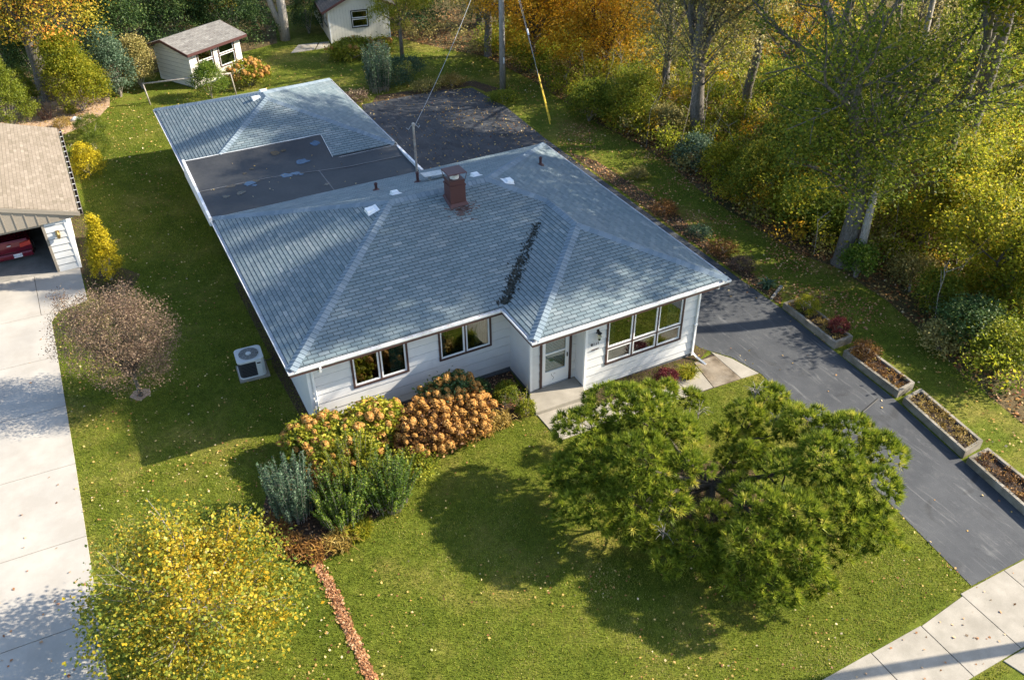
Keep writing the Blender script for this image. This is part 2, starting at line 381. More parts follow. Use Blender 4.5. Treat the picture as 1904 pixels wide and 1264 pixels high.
# neighbour's concrete drive
jy = [14.42, 11.33, 8.36, 5.39, 2.39, -.78, -3.79, -6.8, -9.8, -12.8]
def rx(y): return np.interp(y, [-13, -5.7, 3.5, 10.67, 11.0, 11.3, 14.42], [-6.5, -6.42, -6.34, -6.34, -6.12, -6.0, -5.02]) if y < 11.31 else -5.02 - .0*(y)
sl = []
for i in range(len(jy)-1):
    y1, y0 = jy[i], jy[i+1]
    if i == 0:
        sl.append([(-6.66, y0), (-6.05, y0), (-5.0, y0+.35), (-5.0, y1), (-6.7, y1)]); sl.append([(-9.6, y0), (-6.66, y0), (-6.7, y1), (-9.6, y1)]); sl.append([(-12.6, y0), (-9.6, y0), (-9.6, y1), (-12.6, y1)])
    elif i == 1:
        sl.append([(-9.6, y0), (-6.33, y0), (-6.34, 10.75), (-6.05, y1), (-9.6, y1)]); sl.append([(-12.6, y0), (-9.6, y0), (-9.6, y1), (-12.6, y1)])
    else:
        sl.append([(-9.6, y0), (float(rx(y0)), y0), (float(rx(y1)), y1), (-9.6, y1)]); sl.append([(-12.6, y0), (-9.6, y0), (-9.6, y1), (-12.6, y1)])
slabs('concrete_drive', sl, M['concrete'], [(-12.6, -12.8), (-6.5, -12.8), (-6.35, 10.7), (-6.05, 11.3), (-5.0, 11.7), (-5.0, 14.42), (-12.6, 14.42)])
# public pavement along the street
jx = [-13, -11.25, -9.5, -7.75, -6, -4.25, -2.5, -.75, 1.5, 3.25, 5.0, 6.9, 8.72, 10.5, 12.27, 14.03, 15.78, 17.55, 19.3, 21.1, 22.9, 24.7, 26.5, 28.3, 30.1]
sl = []
for a, b in zip(jx[:-1], jx[1:]):
    sl.append([(a, -15.0), (b, -15.0), (b, -13.12-.0*b), (a, -13.12)] if a > 14 else [(a, -15.0), (b, -15.0), (b, -13.35 if b < 14 else -13.2), (a, -13.37)])
sl.append([(14.3, -18.5), (18.4, -18.5), (18.2, -15.02), (13.3, -15.02)])
slabs('pavement', sl, M['walk'], [(-13, -14.98), (30, -14.98), (30, -13.3), (14, -13.45), (-13, -13.45)])
sheet('road', [(-60, -30), (80, -30), (80, -18.6), (-60, -18.6)], .008, M['asphalt'])
# front walk and porch
slabs('front_walk', [[(7.38, -3.2), (9.2, -3.2), (9.2, -1.80), (7.34, -1.80)], [(9.2, -3.2), (11.0, -3.2), (11.0, -2.25), (9.2, -2.25)], [(11.0, -3.2), (12.6, -3.2), (12.6, -2.25), (11.0, -2.25)],
      [(12.6, -3.2), (13.55, -3.2), (13.75, -1.95), (12.6, -2.2)], [(13.55, -3.22), (14.75, -3.25), (14.75, -1.75), (13.8, -1.75), 'damp'], [(14.75, -3.25), (15.52, -3.28), (15.2, -2.15), (14.75, -1.5)]],
      M['walk'], [(7.4, -3.15), (15.5, -3.25), (15.2, -2.2), (14.7, -1.6), (13.8, -1.8), (12.6, -2.3), (9.2, -2.3), (9.2, -1.85), (7.4, -1.85)])
BED = [(0.60, 0.68), (-0.39, -0.21), (-1.39, -1.13), (-1.82, -1.99), (-1.97, -3.14), (-1.71, -4.00), (-1.06, -4.57), (-0.16, -4.36), (0.74, -3.82), (1.99, -3.28), (2.90, -2.61), (4.15, -1.84), (5.49, -1.42), (7.09, -1.76), (7.32, -1.7), (7.45, -.9), (7.66, .8), (.7, .8)]
sheet('hydrangea_bed', BED, .006, M['mulch'])
sheet('front_bed', [(9.4, -2.24), (12.6, -2.2), (13.75, -1.85), (14.7, -1.4), (14.3, -.4), (14.15, .4), (14.0, -1.2), (9.4, -1.2)], .008, M['mulch'])
sheet('side_bed', [(.38, .3), (.7, .3), (.7, 10.5), (.3, 10.5), (.34, 5.0), (.25, 4.6)], .006, M['mulch'])
EDGE = [(-0.99, -4.47), (-0.92, -5.20), (-0.88, -5.99), (-0.89, -6.72), (-0.88, -7.51), (-0.87, -8.45), (-.86, -13.3)]
strip = [(x-.12, y) for x, y in EDGE] + [(x+.12, y) for x, y in EDGE[::-1]]
sheet('leaf_filled_edging', strip, .006, M['mulch'])
CHIPS = [(-12, 29.2), (-4.3, 28.9), (-2.6, 30.2), (-1.6, 32.2), (-1.3, 34.5), (-3.5, 35.5), (-12, 35)]
sheet('wood_chip_bed', CHIPS, .006, M['chips'])
CYPBED = [(-5.0, 14.3), (-4.9, 11.9), (-4.4, 11.3), (-3.5, 11.6), (-2.9, 12.8), (-3.6, 13.8), (-4.3, 14.4), (-4.4, 24), (-4.9, 24)]
sheet('conifer_bed', CYPBED, .006, M['mulch'])
mb = MB(); c_ = (-4.08, 4.96)
sheet('tree_ring', [(c_[0]+(.32+.05*math.sin(a*2.3))*math.cos(a*.5236), c_[1]+(.30+.06*math.sin(a*1.7))*math.sin(a*.5236)) for a in range(12)], .008, M['chips'])
WOODS = [(21.71, -9.33), (21.92, -8.04), (22.03, -6.61), (22.74, -4.80), (23.36, -1.87), (23.40, 0.84), (22.68, 2.67), (22.57, 5.39), (22.46, 8.39), (22.96, 12.13), (22.98, 15.08), (22.45, 18.58), (22.45, 22.17), (22.44, 26.15), (21.70, 31.51), (19.75, 34.17), (17.6, 38), (17.5, 48), (12, 48), (10, 39.5), (6, 38), (-1, 36), (-14, 35.5), (-60, 60), (-60, 120), (130, 120), (130, -12), (27, -11)]
sheet('woodland_floor', WOODS, .005, M['litter'])
BORDER = [(19.77, 14.30), (19.96, 11.13), (20.05, 7.70), (19.76, 4.55), (19.78, 2.08), (19.64, 0.12), (19.25, -.2), (19.2, 2.2), (19.05, 10), (18.95, 16)]
sheet('side_border', BORDER, .007, M['mulch'])
sheet('back_border', [(11.90, 26.38), (12.69, 27.62), (15.76, 27.54), (19.06, 27.63), (19.95, 25.70), (18.92, 25.46), (18.50, 26.85), (15.02, 26.60)], .007, M['mulch'])

# ================================================================== HOUSE
H, T = 3.0, .334
NRM = math.sqrt(1+T*T)
house = empty('house', (0, 0, 0), 0, 'white single-storey house with a blue-grey hipped shingle roof and attached flat-roofed rear', 'house')

def sh_clip(poly, clip):
    out = poly
    n = len(clip)
    for i in range(n):
        a, b = clip[i], clip[(i+1) % n]
        inp, out = out, []
        if not inp: break
        side = lambda p: (b[0]-a[0])*(p[1]-a[1])-(b[1]-a[1])*(p[0]-a[0])
        for j in range(len(inp)):
            p, q = inp[j], inp[(j+1) % len(inp)]
            sp, sq = side(p), side(q)
            if sp >= 0: out.append(p)
            if (sp >= 0) != (sq >= 0):
                t = sp/(sp-sq); out.append((p[0]+(q[0]-p[0])*t, p[1]+(q[1]-p[1])*t))
    return out
def area2(p): return sum(p[i][0]*p[(i+1) % len(p)][1]-p[(i+1) % len(p)][0]*p[i][1] for i in range(len(p)))/2

TABW, EXPO = .34, .143
def slope_tabs(O, ud, vd, polys, z0, pitch=T, tabw=TABW, expo=EXPO, hb=.014, ht=.004, gap=.017):
    """polys: convex plan polygons (world xy). Returns list of (centre, verts, faces, tone)"""
    L = math.sqrt(1+pitch*pitch)
    ud = Vector(ud); vd = Vector(vd); O = Vector(O)
    N = Vector((-vd.x*pitch, -vd.y*pitch, 1)).normalized()
    def to3(u, v, h):
        p = O+ud*u+vd*(v/L)
        return Vector((p.x, p.y, z0+v/L*pitch))+N*h
    res = []
    for poly in polys:
        P = [((Vector(p)-O).dot(ud), (Vector(p)-O).dot(vd)*L) for p in poly]
        if area2(P) < 0: P = P[::-1]
        u0, u1 = min(p[0] for p in P), max(p[0] for p in P); v0, v1 = min(p[1] for p in P), max(p[1] for p in P)
        for r in range(int(math.floor(v0/expo)), int(v1/expo)+1):
            rt = random.random()*.12; off = (r % 2)*tabw/2 + ((r*7) % 5)*.006 + (random.random()-.5)*.012
            va, vb = r*expo, (r+1)*expo-gap
            for i in range(int((u0-off)/tabw)-1, int((u1-off)/tabw)+2):
                ua = off+i*tabw; ub = ua+tabw-gap
                c = sh_clip([(ua, va), (ub, va), (ub, vb), (ua, vb)], P)
                if len(c) < 3 or abs(area2(c)) < 2e-4: continue
                hh = [hb+(ht-hb)*(q[1]-va)/(vb-va)+(random.random()-.5)*.002 for q in c]
                n = len(c)
                vs = [to3(q[0], q[1], h) for q, h in zip(c, hh)]+[to3(q[0], q[1], -.005) for q in c]
                fs = [tuple(range(n))]+[(k, n+k, n+(k+1) % n, (k+1) % n) for k in range(n)]
                ctr = sum(vs[:n], Vector())/n
                if N.z < 0 or (vd.cross(Vector((0, 0))) if False else False): pass
                # orientation
                if (vs[1]-vs[0]).cross(vs[2]-vs[0]).dot(N) < 0: fs = [f[::-1] for f in fs]
                tone = min(1, max(0, .45+random.gauss(0, .16)+rt-.06))
                res.append((ctr, vs, fs, tone, abs(area2(c))))
    return res
def emit_tabs(tabs, parent, mat, name='shingle', limit=300, origin=(0, 0, 0), stuffname='shingle_field'):
    tabs = sorted(tabs, key=lambda t: (t[0]-CAM).length / max(.5, min(1, t[4]/.045)))
    near, far = tabs[:limit], tabs[limit:]
    for c, vs, fs, tone, a in near:
        m_ = MB(); m_.tone = tone; m_.faces(vs, fs); m_.build(name, mat, parent)
    if far:
        m_ = MB()
        for c, vs, fs, tone, a in far: m_.tone = tone; m_.faces(vs, fs)
        tag(m_.build(stuffname, mat, parent), kind='stuff')

def hip_caps(P, Q, w1, w2, mat, parent, width=.19, step=.165, lift=0.0, stuff=None):
    """P low end, Q high end; w1,w2 unit vectors running down each slope, square to the hip"""
    P = Vector(P); Q = Vector(Q); d = (Q-P); Ln = d.length; d.normalize()
    up = Vector((0, 0, 1)); up = (up-d*up.dot(d)).normalized()
    n = int(Ln/step)
    for i in range(n+1):
        s0, s1 = i*step, min(Ln, (i+1)*step+.02)
        if s1-s0 < .05: continue
        pts = []
        for s_, h in ((s0, .040), (s1, .022)):
            c = P+d*s_
            j = (random.random()-.5)*.004
            pts += [c+w1*width+up*(h-.022+j), c+w1*width*.45+up*(h+.0+j), c+up*(h+.018+j), c+w2*width*.45+up*(h+j), c+w2*width+up*(h-.022+j)]
        lo = [pts[k]-up*.028 for k in range(5)]
        vs = pts+lo
        fs = [(k, k+1, k+6, k+5) for k in range(4)]+[(k, k+10, k+11, k+1) for k in range(4)]
        m_ = MB(); m_.tone = random.random(); m_.faces(vs, fs)
        m_.build('ridge_cap', mat, parent)

def inset(poly, d):
    n = len(poly); out = []
    for i in range(n):
        p0, p1, p2 = Vector(poly[i-1]), Vector(poly[i]), Vector(poly[(i+1) % n])
        e1 = (p1-p0).normalized(); e2 = (p2-p1).normalized()
        n1 = Vector((-e1.y, e1.x)); n2 = Vector((-e2.y, e2.x))
        b = (n1+n2); k = d/(1+n1.dot(n2)); out.append((p1.x+b.x*k, p1.y+b.y*k))
    return out
def gutter_run(poly, edges, H, parent, mat, name='gutter'):
    prof = [(.13, .005), (.118, -.10), (.02, -.10), (.014, -.004), (.0, .0), (-.002, -.07), (.03, -.13), (.135, -.13)]
    prof = [(.118, -.01), (.112, -.055), (.02, -.055), (.018, -.004), (.0, .0), (-.002, -.07), (.03, -.12), (.125, -.12)]
    rings = [inset(poly, d) for d, z in prof]
    n = len(poly)
    for i in edges:
        m_ = MB(); j = (i+1) % n
        for k in range(len(prof)-1):
            m_.face([(*rings[k][i], H+prof[k][1]), (*rings[k][j], H+prof[k][1]), (*rings[k+1][j], H+prof[k+1][1]), (*rings[k+1][i], H+prof[k+1][1])])
        m_.build(name, mat, parent)
        m_ = MB(); r1 = inset(poly, .035); r2 = inset(poly, .065)
        m_.hexa([(*r1[i], H-.20), (*r1[j], H-.20), (*r2[j], H-.20), (*r2[i], H-.20)], [(*r1[i], H-.121), (*r1[j], H-.121), (*r2[j], H-.121), (*r2[i], H-.121)])
        m_.build('fascia', M['brown'], parent)

W, D, XB, CC = 14.67, 10.89, 7.0, 2.06
OUT = [(0, 0), (XB, 0), (XB, -CC), (W, -CC), (W, D), (0, D)]
E_ = .10
zr = lambda d: H+T*d
ww = (W-XB)/2
Pa = (D/2, D/2, zr(D/2)); Pb = (W-D/2, D/2, zr(D/2)); Pq = (XB+ww, ww, zr(ww)); Pc = (XB+ww, -CC+ww, zr(ww))
A = (E_, E_, zr(E_)); B_ = (XB+E_, E_, zr(E_)); Cc = (XB+E_, -CC+E_, zr(E_)); Dd = (W-E_, -CC+E_, zr(E_)); Ee = (W-E_, D-E_, zr(E_)); Ff = (E_, D-E_, zr(E_))
mb = MB()
for f in ([A, B_, Pq, Pb, Pa], [A, Pa, Ff], [B_, Cc, Pc, Pq], [Cc, Dd, Pc], [Dd, Ee, Pb, Pq, Pc], [Ee, Ff, Pa, Pb]):
    mb.face([(p[0], p[1], p[2]-.004) for p in f])
roof = mb.build('roof', M['deck'], house)
tabs = []
xy = lambda *ps: [(p[0], p[1]) for p in ps]
tabs += slope_tabs((0, 0), (1, 0), (0, 1), [xy(A, B_, Pq, Pb, Pa)], H)
tabs += slope_tabs((0, D), (0, -1), (1, 0), [xy(A, Pa, Ff)], H)
tabs += slope_tabs((XB, 0), (0, -1), (1, 0), [xy(B_, Cc, Pc, Pq)], H)
tabs += slope_tabs((XB, -CC), (1, 0), (0, 1), [xy(Cc, Dd, Pc)], H)
ymid = Pq[1]
tabs += slope_tabs((W, ymid), (0, 1), (-1, 0), [[(W-E_, ymid), Ee[:2], Pb[:2], Pq[:2]], [Dd[:2], (W-E_, ymid), Pq[:2], Pc[:2]]], H)
tabs += slope_tabs((W, D), (-1, 0), (0, -1), [xy(Ee, Ff, Pa, Pb)], H)
emit_tabs(tabs, roof, M['shingle'])
def wing_dir(hip_d, slope_down):
    """vector in the slope plane square to the hip, pointing down"""
    sd_ = Vector((slope_down[0], slope_down[1], -T)).normalized(); hd = Vector(hip_d).normalized()
    hv = Vector((-slope_down[1], slope_down[0], 0))
    Nn = sd_.cross(hv).normalized(); v = Nn.cross(hd).normalized()
    return v if v.dot(sd_) > 0 else -v
def hip(P, Q, s1, s2, parent=roof, mat=None, **k):
    d = Vector(Q)-Vector(P)
    hip_caps(P, Q, wing_dir(d, s1), wing_dir(d, s2), mat or M['cap'], parent, **k)
hip(A, Pa, (0, -1), (-1, 0)); hip(Ff, Pa, (0, 1), (-1, 0)); hip(Ee, Pb, (0, 1), (1, 0)); hip(Cc, Pc, (0, -1), (-1, 0)); hip(Dd, Pc, (0, -1), (1, 0))
hip(Pq, Pb, (0, -1), (1, 0)); hip(Pa, Pb, (0, -1), (0, 1)); hip(Pc, Pq, (-1, 0), (1, 0))
# dark mossy streak in the valley
vb, vt = Vector(B_), Vector(Pq)
mb = MB(); rr = random.Random(3)
for k in range(620):
    s = rr.random()**1.25*.74+.02; c = vb.lerp(vt, s); wd = .26*(1-abs(s-.25)*1.1)
    o = rr.gauss(.1, 1)*wd*.5; x = c.x+o; y = c.y-o*.4
    a = rr.random()*3.1; r = (.012+.034*rr.random())*(1.1-.5*s)
    pts = []
    for q in range(5):
        t = a+q*1.2566; px, py = x+r*math.cos(t)*.9, y+r*1.6*math.sin(t); pts.append((px, py, max(zr(max(py, 0)), zr(max(min(px-XB, ww), 0)))+.024))
    mb.face(pts)
tag(mb.build('valley_moss', M['moss'], roof), kind='stuff')
gutter_run(OUT, [0, 1, 2, 3, 5], H, roof, M['gutter'])
mb = MB()
mb.face([(p[0], p[1], H-.155) for p in inset(OUT, .05)][::-1])
mb.build('soffit', M['soffit'], house)
# debris caught in the gutter
mb = MB()
for k in range(260):
    u = rr.random()
    if k < 150: x, y = .2+u*6.6, .065+rr.gauss(0, .018)
    elif k < 330: x, y = XB+.2+u*7.2, -CC+.065+rr.gauss(0, .018)
    else: x, y = .065+rr.gauss(0, .015), .3+u*10
    r = .006+.012*rr.random(); a = rr.random()*3.14
    mb.tone = rr.random(); mb.face([(x+r*math.cos(a+q*1.57), y+r*math.sin(a+q*1.57), H-.045+.012*rr.random()) for q in range(4)])
tag(mb.build('gutter_debris', M['fallen_red'], roof), kind='stuff')

# ---- walls with lap siding
def rect_minus(s0, s1, z0, z1, holes):
    rects = [(s0, s1, z0, z1)]
    for (a, b, c, d) in holes:
        new = []
        for (p, q, r, s) in rects:
            if a >= q or b <= p or c >= s or d <= r: new.append((p, q, r, s)); continue
            if p < a: new.append((p, a, r, s))
            if b < q: new.append((b, q, r, s))
            lo, hi = max(p, a), min(q, b)
            if r < c: new.append((lo, hi, r, c))
            if d < s: new.append((lo, hi, d, s))
        rects = new
    return [r for r in rects if r[1]-r[0] > .01 and r[3]-r[2] > .01]
def wall(parent, O, d, n, L, z0, z1, holes=(), mat='white', course=.35, zref=-.05, vertical=False, core='lap', thick=.12, zbase=None):
    """wall standing on O (plan), running along d for L, outward normal n"""
    O = Vector((O[0], O[1], 0)); d = Vector((d[0], d[1], 0)); n = Vector((n[0], n[1], 0))
    P = lambda s, z, o: O+d*s+n*o+Vector((0, 0, z))
    mb = MB()
    for (a, b, c, e) in rect_minus(0, L, zbase if zbase is not None else z0-.4, z1, holes):
        mb.hexa([P(a, c, -thick), P(b, c, -thick), P(b, c, -.004), P(a, c, -.004)], [P(a, e, -thick), P(b, e, -thick), P(b, e, -.004), P(a, e, -.004)])
    wl = mb.build('wall', M[core], parent)
    if not vertical:
        k0 = math.floor((z0-zref)/course)
        k = k0
        while zref+k*course < z1:
            za, zb = max(z0, zref+k*course), min(z1, zref+(k+1)*course)
            k += 1
            if zb-za < .02: continue
            f0 = 1-(za-(zref+(k-1)*course))/course; f1 = 1-(zb-(zref+(k-1)*course))/course
            for (a, b, c, e) in rect_minus(0, L, za, zb-.028, holes):
                oc = .003+.026*(1-(c-(zref+(k-1)*course))/course); oe = .003+.026*(1-(e-(zref+(k-1)*course))/course)
                m_ = MB(); m_.hexa([P(a, c, -.002), P(b, c, -.002), P(b, c, oc), P(a, c, oc)], [P(a, e, -.002), P(b, e, -.002), P(b, e, oe), P(a, e, oe)])
                m_.build('siding_board', M[mat], wl)
    else:
        s = 0
        while s < L:
            for (a, b, c, e) in rect_minus(s, min(L, s+course)-.008, z0, z1, holes):
                m_ = MB(); m_.hexa([P(a, c, -.002), P(b, c, -.002), P(b, c, .014), P(a, c, .014)], [P(a, e, -.002), P(b, e, -.002), P(b, e, .014), P(a, e, .014)])
                m_.build('wall_board', M[mat], wl)
            s += course
    return wl
def bar(mb, P, a, b, c, e, o0, o1):
    mb.hexa([P(a, c, o0), P(b, c, o0), P(b, c, o1), P(a, c, o1)], [P(a, e, o0), P(b, e, o0), P(b, e, o1), P(a, e, o1)])
def window(parent, O, d, n, s0, s1, z0, z1, cols, transom=None, trim='brown', curtains=(), mw=.05, sash=.055, label=None):
    O = Vector((O[0], O[1], 0)); d = Vector((d[0], d[1], 0)); n = Vector((n[0], n[1], 0))
    P = lambda s, z, o: O+d*s+n*o+Vector((0, 0, z))
    mb = MB(); t = .065
    bar(mb, P, s0-.01, s1+.01, z0-t+.01, z0+.01, -.02, .055); bar(mb, P, s0-.01, s1+.01, z1-.01, z1+t-.01, -.02, .055)
    bar(mb, P, s0-t+.01, s0+.01, z0-t+.008, z1+t-.008, -.021, .05); bar(mb, P, s1-.01, s1+t-.01, z0-t+.008, z1+t-.008, -.021, .05)
    edges = [s0+(s1-s0)*k/cols for k in range(cols+1)]
    for e in edges[1:-1]: bar(mb, P, e-mw/2, e+mw/2, z0, z1, -.02, .035)
    zs = [(z0, z1)]
    if transom: bar(mb, P, s0, s1, transom-.025, transom+.025, -.02, .03); zs = [(z0, transom-.025), (transom+.025, z1)]
    win = mb.build('window', M[trim], parent)
    if label: win['label'] = label
    for k in range(cols):
        a = edges[k]+(mw/2 if k else .008); b = edges[k+1]-(mw/2 if k < cols-1 else .008)
        for (c, e) in zs:
            m_ = MB(); c2, e2 = c+.006, e-.006
            bar(m_, P, a, b, c2, c2+sash, -.02, .022); bar(m_, P, a, b, e2-sash, e2, -.02, .022)
            bar(m_, P, a, a+sash, c2+sash, e2-sash, -.02, .0215); bar(m_, P, b-sash, b, c2+sash, e2-sash, -.02, .0215)
            m_.build('sash', M['white_trim'], win)
            m_ = MB(); bar(m_, P, a+sash-.004, b-sash+.004, c2+sash-.004, e2-sash+.004, -.008, -.002)
            m_.build('pane', M['glass'], win)
    for (a, b, c, e) in curtains:
        m_ = MB(); nseg = max(4, int((b-a)/.04))
        for k in range(nseg):
            x0, x1 = a+(b-a)*k/nseg, a+(b-a)*(k+1)/nseg; o0 = -.10-.02*(k % 2); o1 = -.10-.02*((k+1) % 2)
            m_.face([P(x0, c, o0), P(x1, c, o1), P(x1, e, o1), P(x0, e, o0)])
        m_.build('curtain', M['curtain'], win)
    return win
ZT = H-.156
XL, XR, YF, YW, YE, YK = .66, 14.01, .70, -1.36, -.75, 10.2
hw1 = (2.09-XL, 3.88-XL, 1.24, 2.55); hw2 = (5.07-XL, 6.88-XL, 1.24, 2.55)
wall(house, (XL, YF), (1, 0), (0, -1), XB+.66-XL, .02, ZT, [hw1, hw2])
wall(house, (XB+.66, YF), (0, -1), (-1, 0), YF-YE, -.1, ZT)
door_hole = (8.06-7.66, 9.16-7.66, -.06, 2.12)
wall(house, (7.66, YE), (1, 0), (0, -1), 9.4-7.66, -.1, ZT, [door_hole])
wall(house, (9.4, YE-.002), (0, -1), (-1, 0), YE-YW, -.1, ZT)
hw3 = (10.25-9.4, 13.30-9.4, .60, 2.52)
wall(house, (9.4, YW), (1, 0), (0, -1), XR-9.4, -.28, ZT, [hw3])
wall(house, (XR, YW+.002), (0, 1), (1, 0), YK-YW, -.3, ZT)
wall(house, (XR, YK), (-1, 0), (0, 1), XR-XL, .1, ZT)
wall(house, (XL, YK-.002), (0, -1), (-1, 0), YK-YF-.004, .02, ZT)
for x, y, zb in ((XL-.03, YF-.03, -.1), (XR-.06, YW-.03, -.4), (9.37, YW-.03, -.3), (7.63, YE-.03, -.2)):
    mb = MB(); mb.box(x, x+.09, y, y+.09, zb, ZT-.003); mb.build('corner_trim', M['white_trim'], house)
window(house, (XL, YF), (1, 0), (0, -1), *hw1, 2, curtains=[(3.35-XL, 3.8-XL, 1.28, 2.5)])
window(house, (XL, YF), (1, 0), (0, -1), *hw2, 2, curtains=[(6.35-XL, 6.8-XL, 1.28, 2.5), (5.12-XL, 5.3-XL, 1.28, 2.5)])
window(house, (9.4, YW), (1, 0), (0, -1), *hw3, 3, transom=1.20, curtains=[(12.75-9.4, 13.2-9.4, .66, 2.45), (10.32-9.4, 10.6-9.4, .66, 2.45)], label='three tall panes above three low panes, brown casing, white sashes')
mb = MB()                                    # rooms seen through the panes
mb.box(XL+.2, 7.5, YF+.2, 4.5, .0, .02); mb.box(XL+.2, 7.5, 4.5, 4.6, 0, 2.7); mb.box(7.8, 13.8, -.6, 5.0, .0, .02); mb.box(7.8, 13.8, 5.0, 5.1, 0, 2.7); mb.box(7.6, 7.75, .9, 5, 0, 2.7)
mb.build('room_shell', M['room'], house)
# ---- door
P = lambda s, z, o: Vector((s, YE-o, z))
mb = MB(); bar(mb, P, 8.09, 8.22, -.04, 2.1, -.03, .02); bar(mb, P, 9.0, 9.13, -.04, 2.1, -.03, .02); bar(mb, P, 8.22, 9.0, -.04, .50, -.03, .02); bar(mb, P, 8.22, 9.0, 1.95, 2.1, -.03, .02); bar(mb, P, 8.22, 9.0, 1.22, 1.27, -.03, .018)
door = mb.build('door', M['white_trim'], house)
mb = MB(); bar(mb, P, 8.0, 8.085, -.08, 2.16, -.02, .05); bar(mb, P, 9.135, 9.22, -.08, 2.16, -.02, .05); bar(mb, P, 8.085, 9.135, 2.105, 2.16, -.02, .05)
mb.build('door_casing', M['brown'], house)
mb = MB(); bar(mb, P, 8.215, 9.005, .495, 1.225, -.012, -.004); bar(mb, P, 8.215, 9.005, 1.265, 1.955, -.012, -.004); mb.build('pane', M['doorglass'], door)
for k in range(24):
    mb = MB(); z = .52+k*.06; mb.hexa([P(8.23, z, -.10), P(8.99, z, -.10), P(8.99, z+.018, -.055), P(8.23, z+.018, -.055)], [P(8.23, z+.004, -.10), P(8.99, z+.004, -.10), P(8.99, z+.022, -.055), P(8.23, z+.022, -.055)])
    mb.build('blind_slat', M['blind'], door)
mb = MB(); bar(mb, P, 8.2, 9.02, 0, 2.0, -.16, -.14); mb.build('inner_door', M['innerdoor'], door)
mb = MB(); bar(mb, P, 9.04, 9.07, .95, 1.10, .02, .055); mb.build('handle', M['black'], door)
mb = MB(); mb.tube([P(8.50+.05*math.sin(a*.9), .12+a*.045, .026) for a in range(7)], .006, 5); mb.tube([P(8.58+.03*math.cos(a), .36+.025*math.sin(a), .026) for a in (0, 1, 2, 3, 4)], .005, 5)
mb.build('ornament', M['brown'], door)
mb = MB(); mb.prism([(7.30, -1.80), (9.22, -1.84), (9.38, -1.38), (9.38, -.77), (7.64, -.77), (7.50, -1.0)], lambda x, y: zg(x, y)-.1, -.09)
mb.build('porch_step', M['walk'], house, bevel=.012)
# ---- lamp, house number, mail plate
mb = MB(); lx, lz = 9.84, 2.02
mb.box(lx-.05, lx+.05, YW-.03, YW-.005, lz-.02, lz+.14); mb.tube([(lx, YW-.03, lz+.08), (lx, YW-.12, lz+.12), (lx, YW-.13, lz+.06)], .012, 6)
mb.lathe((lx, YW-.13, lz-.02), [(.02, .11), (.085, .06), (.07, .03), (.04, .03)], 10)
lamp = mb.build('porch_light', M['black'], house)
mb = MB(); mb.lathe((lx, YW-.13, lz-.24), [(.0, -.02), (.035, 0), (.05, .02)], 10); mb.build('lamp_base', M['black'], lamp)
mb = MB(); mb.lathe((lx, YW-.13, lz-.24), [(.045, .02), (.07, .10), (.065, .2), (.05, .24)], 10); mb.build('glass', M['lampglass'], lamp)
def text(s, size, loc, rot, mat, parent, name, ext=.006):
    cu = bpy.data.curves.new(name, 'FONT'); cu.body = s; cu.size = size; cu.extrude = ext; cu.align_x = 'CENTER'
    cu.space_character = 1.12; cu.resolution_u = 2
    tmp = bpy.data.objects.new(name, cu); COL.objects.link(tmp); bpy.context.view_layer.update()
    me = bpy.data.meshes.new_from_object(tmp.evaluated_get(bpy.context.evaluated_depsgraph_get())); bpy.data.objects.remove(tmp)
    me.materials.clear(); me.materials.append(mat)
    o = link(name, me, parent); o.location = loc; o.rotation_euler = rot
    return o
for k, ch in enumerate('8111'):
    text(ch, .145, (9.63+k*.085, YW-.028, 1.54-.0*k), (math.pi/2, 0, 0), M['brown'], house, 'house_number')
mb = MB(); mb.box(9.62, 9.90, YW-.05, YW-.02, 1.36, 1.385); mb.build('name_plate', M['brown'], house)
# ---- downspouts
mb = MB()
mb.tube([(.95, .02, H-.12), (.95, .05, H-.30), (.84, .60, H-.42), (.80, .63, H-.6), (.80, .63, .10)], .045, 4); mb.box(.74, .86, .58, .67, 1.2, 1.23); mb.build('downspout', M['white_trim'], house)
mb = MB()
mb.tube([(14.2, -2.0, H-.12), (14.25, -1.95, H-.28), (14.12, -1.42, H-.42), (13.95, -1.42, H-.55), (13.94, -1.42, -.20), (14.02, -1.62, -.34), (14.12, -2.05, -.42)], .048, 4); mb.box(13.87, 14.0, -1.47, -1.37, 1.0, 1.03); mb.build('downspout', M['white_trim'], house)
mb = MB(); mb.tube([(.12, 10.1, H-.12), (.2, 9.95, 2.75), (.60, 9.9, 2.62), (.60, 9.9, .2)], .045, 4); mb.build('downspout', M['white_trim'], house)
# ---- chimney
cx, cy = 7.66, 4.83; zb = zr(cy)-.25
mb = MB(); mb.box(cx-.29, cx+.29, cy-.27, cy+.27, zb, zb+.87); mb.box(cx-.31, cx+.31, cy-.29, cy+.29, zb+.87, zb+.93); mb.box(cx-.275, cx+.275, cy-.255, cy+.255, zb+.93, zb+1.10)
chim = mb.build('chimney', M['flue'], house)
mb = MB(); mb.hexa([(cx-.36, cy-.34, zb+1.36), (cx+.36, cy-.34, zb+1.36), (cx+.36, cy+.34, zb+1.36), (cx-.36, cy+.34, zb+1.36)], [(cx-.33, cy-.31, zb+1.39), (cx+.33, cy-.31, zb+1.39), (cx+.33, cy+.31, zb+1.39), (cx-.33, cy+.31, zb+1.39)])
mb.build('chimney_cap', M['flue'], chim)
mb = MB()
for sx in (-1, 1):
    for sy in (-1, 1): mb.tube([(cx+sx*.27, cy+sy*.25, zb+1.0), (cx+sx*.34, cy+sy*.32, zb+1.365)], .012, 5)
mb.build('cap_bracket', M['brown'], chim)
mb = MB(); mb.lathe((cx, cy, zb+1.06), [(.16, 0), (.16, .18), (.14, .18), (.14, .02), (0, .02)], 14); mb.build('flue_pipe', M['stone'], chim)
